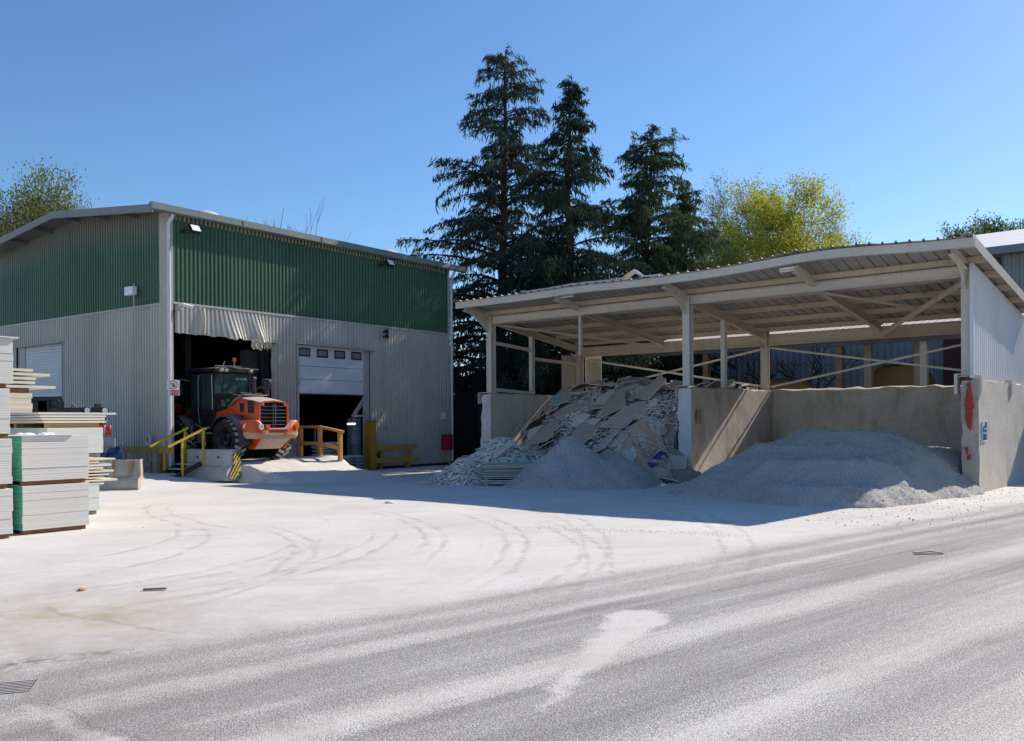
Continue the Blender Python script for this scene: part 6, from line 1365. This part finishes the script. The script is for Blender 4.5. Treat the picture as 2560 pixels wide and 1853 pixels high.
def cedar(label, X, Y, H, Rad, seed, mat, trunk_r=0.3, lean=0.0, dens=1.0, tops=1, z0=0.06, gap=0.12, tipw=0.5):
    g = np.random.default_rng(seed); t = thing('cedar_tree', label, 'tree', (X, Y, 0), 0, 'cedars behind the shelter')
    mb = MB(); tz = [H * k / 14 for k in range(15)]
    cx = [lean * z / H + 0.12 * fbm(z * 0.3, seed) for z in tz]; cyy = [0.12 * fbm(z * 0.3, seed + 50) for z in tz]
    mb.tube([(cx[k], cyy[k], tz[k]) for k in range(15)], [max(0.02, trunk_r * (1 - 0.93 * (z / H)) ** 0.9) for z in tz], 10)
    A = {k: [] for k in 'cdslw'}
    def spray(p, d, n, L, spread):
        n = int(n)
        if n < 1: return
        u = g.random(n); pos = p[None] + d[None] * (u * L)[:, None] + g.normal(size=(n, 3)) * spread; dv = d[None] * 0.9 + g.normal(size=(n, 3)) * 0.38; dv[:, 2] -= 0.5
        A['c'].append(pos); A['d'].append(dv); A['s'].append(g.normal(size=(n, 3))); A['l'].append(g.uniform(0.18, 0.46, n)); A['w'].append(g.uniform(0.035, 0.08, n))
    nb = int(H * 11.0); zz = z0 * H
    for k in range(nb):
        f = (k + g.random()) / nb; z = H * (z0 + (0.985 - z0) * f)
        fz = z / H; prof = (1 - fz) ** 0.95 * (0.86 + 0.14 * math.sin(fz * 26 + seed))
        L = Rad * prof * g.choice((0.5, 0.7, 0.85, 1.0, 1.0, 1.12)) + tipw
        az = g.random() * 6.283
        hx, hy = to_m(X + L * 1.15 * math.cos(az), Y + L * 1.15 * math.sin(az))
        if hx < HL + 1.0 and hy > -1.0 and z < 10.5: L = min(L, 2.6)
        k0 = min(13, int(fz * 14)); bx = cx[k0]; by = cyy[k0]
        rise = g.uniform(0.0, 0.35) + 0.25 * fz; droop = g.uniform(0.25, 0.55)
        P = []; m = 7
        for i in range(m + 1):
            s = i / m; r = L * s; P.append(np.array((bx + r * math.cos(az + 0.15 * s), by + r * math.sin(az + 0.15 * s), z + L * (rise * s - droop * s ** 2.2))))
        mb.tube([tuple(p) for p in P], [max(0.008, 0.016 * L * (1 - s / m) + 0.006) for s in range(m + 1)], 5, caps=False)
        ns = max(5, int(L * 5.5 * dens))
        for j in range(ns):
            s = gap + (1 - gap) * (j + g.random()) / ns; i = min(m - 1, int(s * m)); fr_ = s * m - i; p = P[i] * (1 - fr_) + P[i + 1] * fr_; d = (P[i + 1] - P[i]); d = d / np.linalg.norm(d)
            lat = np.array((-d[1], d[0], 0.0)) * (1 if j % 2 else -1); tl = (0.35 + 0.30 * L * (1 - s) * 0.6) * g.uniform(0.6, 1.25)
            td = lat * 0.75 + d * 0.6 + np.array((0, 0, -0.28 - 0.25 * g.random())); td /= np.linalg.norm(td)
            spray(p, td, 5.0 + tl * 11 * dens, tl, 0.06)
            if j % 2 == 0: spray(p, np.array((g.normal() * .25, g.normal() * .25, -1.0)), 4 * dens, 0.45 + 0.1 * L, 0.05)
            if j % 3 == 0: mb.tube([tuple(p), tuple(p + td * tl)], [0.012, 0.005], 4, caps=False)
        spray(P[m - 1], (P[m] - P[m - 1]), 12, 1.3, 0.05)
    for q in range(tops):
        pt = np.array((cx[-1] + (q - (tops - 1) / 2) * 1.0, cyy[-1], H - 0.5 - (0.7 * (q % 2))))
        spray(pt - np.array((0, 0, 1.2)), np.array((0.05, 0, 1.0)), 60, 1.8, 0.09); spray(pt + np.array((0, 0, .3)), np.array((0.9, 0, -0.3)), 22, 0.9, 0.07)
    mb.build('trunk', M['bark'], t, smooth=60)
    leaf_object('crown', np.concatenate(A['c']), np.concatenate(A['d']), np.concatenate(A['s']), np.concatenate(A['l']), np.concatenate(A['w']), mat, t, None)
def at(px, d): return ((px - 1280) / 2253 * d, d)
def ht(py, d, px=1500): return 1.7 + (1056 - 0.0061 * (px - 1280) - py) / 2253 * d
cedar('tallest cedar, open-branched with a bent tip, nearest to the hall', *at(1248, 43.5), ht(122, 43.5), 9.4, 3, M['needle'], 0.34, 0.45, 1.0, tipw=0.6)
cedar('dense dark cedar in the middle of the three', *at(1432, 38.8), ht(196, 38.8), 6.4, 8, M['needle2'], 0.30, -0.12, 1.2, tipw=0.2)
cedar('broad many-topped cedar, rightmost of the three', *at(1592, 46), ht(330, 46), 7.4, 21, M['needle3'], 0.28, 0.9, 1.2, tops=3, tipw=0.9)
cedar('low olive-green cedar between the rightmost tall cedar and the yellow tree', *at(1715, 49), ht(462, 49), 7.2, 33, M['needle3'], 0.2, 0.1, 1.3)
def broadleaf(name, label, X, Y, H, spread, seed, mat, leaves=14, depth=5, trunk_r=0.16, group=None, up=0.55, z1=0.25, lsize=(0.10, 0.2), bark='twig', droopy=0.0, cluster=0.28, width=0):
    r = random.Random(seed); g = np.random.default_rng(seed); t = thing(name, label, 'tree', (X, Y, 0), 0, group); mb = MB(); tips = []
    def grow(p, d, L, rad, k):
        q = p + d * L; mid = p + d * L * 0.5 + V(r.gauss(0, .05), r.gauss(0, .05), r.gauss(0, .03)) * L; mb.tube([p, mid, q], [rad, rad * 0.85, rad * 0.68], 6 if k > 2 else 4, caps=False)
        if k <= 3: tips.append((mid, d)); 
        if k == 0: tips.append((q, d)); return
        for i in range(r.choice((2, 3, 3))):
            nd = (d + V(r.gauss(0, spread), r.gauss(0, spread), r.gauss(0.10, 0.25) + (up - 0.5) * 0.3)).normalized(); grow(q, nd, L * r.uniform(0.62, 0.9), rad * 0.62, k - 1)
    for s in range(2 if trunk_r > 0.1 else 1): grow(V(0.25 * s, 0, -0.1), V(r.gauss(0, .14), r.gauss(0, .14), 1).normalized(), H * z1, trunk_r * (1 - 0.25 * s), depth)
    top = max(q.z for q, d in tips); k = H / top
    mx = sum(q.x for q, d in tips) / len(tips); my = sum(q.y for q, d in tips) / len(tips)
    sx = lambda x, z: x - mx * min(1.0, z / (0.75 * top)); sy = lambda y, z: y - my * min(1.0, z / (0.75 * top))
    wmax = sorted(abs(sx(q.x, q.z)) for q, d in tips)[int(len(tips) * 0.93)] or 1; kw = (width / wmax) if width else k
    mb.v = [(sx(x, z) * kw, sy(y, z) * kw, z * k) for x, y, z in mb.v]; tips = [(V(sx(q.x, q.z) * kw / k, sy(q.y, q.z) * kw / k, q.z), d) for q, d in tips]; mb.build('trunk', M[bark], t)
    if leaves:
        base = np.array([tuple(q * k) for q, d in tips]); dr = np.array([tuple(d) for q, d in tips]); c = np.repeat(base, leaves, 0); n = len(c)
        c = c + g.normal(size=(n, 3)) * cluster * k; dv = np.repeat(dr, leaves, 0) + g.normal(size=(n, 3)) * 0.6; dv[:, 2] -= droopy
        leaf_object('crown', c, dv, g.normal(size=(n, 3)), g.uniform(lsize[0], lsize[1], n) * 1.3, g.uniform(lsize[0], lsize[1], n) * 0.5, mat, t, None)
def dome_tree(label, X, Y, H, rx, zb, seed, mat, ncl, leaves, lsize, group, trunk_r=0.22, up=0.6, rag=0.3, cl=0.32, name='broadleaf_tree'):
    """broad rounded crown: limbs fork from the trunk, a twig reaches every leaf cluster"""
    g = np.random.default_rng(seed); r = random.Random(seed); t = thing(name, label, 'tree', (X, Y, 0), 0, group); mb = MB(); zf = zb * 0.75; hz = H - zb
    mb.tube([(0, 0, -0.1), (0.08, 0.05, zf * 0.5), (0, 0, zf)], [trunk_r, trunk_r * 0.85, trunk_r * 0.75], 8)
    nodes = []
    for k in range(9):
        a = 2 * math.pi * k / 9 + r.uniform(-.3, .3); rr = rx * r.uniform(0.25, 0.75) * (0.3 if k == 0 else 1); e = V(rr * math.cos(a), rr * math.sin(a), zb + hz * r.uniform(0.35, 0.8))
        p0 = V(0, 0, zf * r.uniform(0.75, 1.0)); pts = [p0 + (e - p0) * s + V(0, 0, 0.12 * hz * math.sin(math.pi * s) * -0.3) + V(r.gauss(0, .08), r.gauss(0, .08), 0) for s in (0, .25, .5, .75, 1)]
        mb.tube(pts, [trunk_r * 0.5, trunk_r * 0.42, trunk_r * 0.32, trunk_r * 0.22, 0.02], 6, caps=False); nodes += [(p, trunk_r * f) for p, f in zip(pts[1:], (0.3, 0.24, 0.16, 0.1))]
    cs = []; ds = []
    for k in range(ncl):
        v = V(r.gauss(0, 1), r.gauss(0, 1), r.gauss(0.25, 1)).normalized(); f = r.random() ** 0.45; lump = 1 + rag * fbm(v.x * 1.8 + seed, v.y * 1.8, v.z * 1.8)
        p = V(v.x * rx * f * lump, v.y * rx * f * lump, zb + hz * 0.42 + v.z * hz * (0.58 if v.z > 0 else 0.46) * f * lump)
        q, rd_ = min(nodes, key=lambda n: (n[0] - p).length * (1 if n[0].z < p.z else 1.6)); mid = q + (p - q) * 0.5 + V(r.gauss(0, .1), r.gauss(0, .1), -0.06 * (p - q).length)
        mb.tube([q, mid, p], [min(rd_, 0.035), 0.02, 0.006], 4, caps=False); cs += [tuple(p), tuple(mid + (p - mid) * 0.6)]; d = (p - q).normalized() + V(0, 0, up); ds += [tuple(d)] * 2
        for j in range(3):
            e = p + V(r.gauss(0, .3), r.gauss(0, .3), abs(r.gauss(0.2, .3))); mb.tube([mid + (p - mid) * r.random(), e], [0.01, 0.004], 3, caps=False); cs.append(tuple(e)); ds.append(tuple(d))
    mb.build('trunk', M['twig'], t)
    c = np.repeat(np.array(cs), leaves, 0); n = len(c); dv = np.repeat(np.array(ds), leaves, 0) * 0.8 + g.normal(size=(n, 3)) * 0.6; c = c + g.normal(size=(n, 3)) * cl
    leaf_object('crown', c, dv, g.normal(size=(n, 3)), g.uniform(lsize[0], lsize[1], n), g.uniform(lsize[0], lsize[1], n) * 0.45, mat, t, None)
bt = 'broadleaf trees behind the shelter'
dome_tree('broad yellow-green tree with rounded crown right of the cedars', *at(1965, 62), ht(450, 62, 1965), 5.0, 8.0, 5, M['leaf_yellow'], 320, 24, (0.12, 0.26), bt)
dome_tree('sparse spring-green tree just left of the yellow-green one', *at(1845, 65), ht(450, 65, 1845), 3.6, 8.5, 9, M['leaf_spring'], 220, 15, (0.10, 0.2), bt)
dome_tree('low thin-leaved tree at the right side of the yellow-green one', *at(2065, 65), ht(540, 65, 2065), 3.3, 7.5, 14, M['leaf_spring'], 200, 13, (0.10, 0.2), bt)
dome_tree('bushy green tree between the low cedar and the yellow-green tree', *at(1770, 58), ht(545, 58, 1770), 2.8, 5.5, 17, M['leaf_spring'], 190, 16, (0.11, 0.22), bt)
dome_tree('round green treetop above the white warehouse roof at far right', *at(2490, 80), ht(556, 80, 2490), 5.6, 8.0, 23, M['leaf_green'], 380, 34, (0.18, 0.36), bt, rag=0.2)
bl = 'trees behind the hall on the left'
dome_tree('wind-swept olive tree rising above the hall roof at left', *at(120, 50), ht(418, 50, 100), 2.1, 7.5, 31, M['leaf_olive'], 150, 20, (0.10, 0.24), bl, 0.2, up=1.2, rag=0.7)
dome_tree('olive tree at the photo\'s left edge behind the hall roof', *at(15, 47), ht(455, 47, 20), 2.4, 6.5, 37, M['leaf_olive'], 170, 20, (0.10, 0.24), bl, 0.2, up=1.2, rag=0.6)
dome_tree('small olive tree behind the hall ridge, right of the wind-swept one', *at(165, 49), ht(505, 49, 165), 1.7, 6.0, 38, M['leaf_olive'], 90, 16, (0.10, 0.2), bl, 0.12, up=1.4, rag=0.6)
broadleaf('bare_tree', 'leafless dark tree in front of the blue wall, left of the middle', *at(1985, 37.5), 5.2, 0.6, 71, None, 0, 5, 0.08, 'bare trees behind the shelter', bark='bark', width=2.6)
broadleaf('bare_tree', 'leafless dark tree in front of the blue wall, nearer the dividing wall', *at(1900, 38.5), 5.6, 0.6, 73, None, 0, 5, 0.08, 'bare trees behind the shelter', bark='bark', width=2.4)
broadleaf('bare_tree', 'leafless tree at the photo\'s upper left edge', *at(-25, 44), ht(385, 44, 0), 0.36, 41, None, 0, 6, 0.13, bl, width=1.7)
broadleaf('bare_tree', 'leafless tree whose twig tips rise over the middle of the hall roof', *at(655, 50), ht(505, 50, 650), 0.26, 43, None, 0, 5, 0.09, bl)
broadleaf('bare_tree', 'leafless sapling whose few twigs show over the hall\'s ridge', *at(265, 48), ht(478, 48, 265), 0.16, 47, None, 0, 4, 0.06, bl)
def shrub(label, px, d, w_, h, seed, mat, n=9000, group='dark shrubs behind the shelter'):
    g = np.random.default_rng(seed); X, Y = at(px, d); t = thing('shrub', label, 'shrub', (X, Y, 0), 0, group); mb = MB(); cs = []
    for k in range(26):
        a = g.random() * 6.283; r = g.random() ** 0.6 * w_ / 2; q = (r * math.cos(a), r * math.sin(a) * 0.6, h * g.uniform(0.55, 1.0) * (1 - 0.4 * (2 * r / w_) ** 2)); mb.tube([(q[0] * 0.25, q[1] * 0.25, 0), (q[0] * 0.7, q[1] * 0.7, q[2] * 0.6), q], [0.04, 0.025, 0.008], 5, caps=False)
        for f in (0.25, 0.45, 0.65, 0.85, 1.0): cs.append((q[0] * (0.3 + 0.7 * f), q[1] * (0.3 + 0.7 * f), q[2] * f))
    mb.build('stems', M['twig'], t); cs = np.array(cs); c = cs[g.integers(0, len(cs), n)] + g.normal(size=(n, 3)) * 0.38
    leaf_object('crown', c, g.normal(size=(n, 3)), g.normal(size=(n, 3)), g.uniform(0.15, 0.34, n), g.uniform(0.07, 0.16, n), mat, t, None)
for i, (px, d, w_, h, lab) in enumerate(((1170, 47, 4.0, 4.6, 'dark shrub in the gap between hall and shelter'), (1290, 45, 4.2, 5.0, 'dark shrub behind the shelter\'s left side opening, nearest the gap'), (1400, 48, 4.6, 4.8, 'dark shrub behind the beige corner panel'),
        (1540, 47, 4.6, 4.6, 'dark shrub behind the left bay\'s crossed braces'), (1660, 49, 4.8, 4.6, 'dark shrub behind the left of the dividing wall\'s column'), (1780, 46, 3.6, 4.4, 'lighter shrub behind the middle of the shelter'))):
    shrub(lab, px, d, w_, h, 60 + i, M['leaf_dark'] if i < 5 else M['leaf_spring'], 8000)
# far belt of woodland that closes the horizon
g = np.random.default_rng(5); n = 60000; xx = g.uniform(-110, 110, n); hh = 9.0 + 2.0 * np.sin(xx * 0.22) + 1.2 * np.sin(xx * 0.71 + 1); c = np.stack((xx, 105 + g.normal(size=n) * 2.5, hh * g.random(n) ** 0.7), 1)
o = leaf_object('woodland_belt', c, g.normal(size=(n, 3)), g.normal(size=(n, 3)), g.uniform(0.5, 1.1, n), g.uniform(0.3, 0.6, n), M['leaf_dark'], None, (0, 0, 0)); tag(o, 'far dark belt of woodland closing the view behind the buildings', 'woodland', kind='stuff')
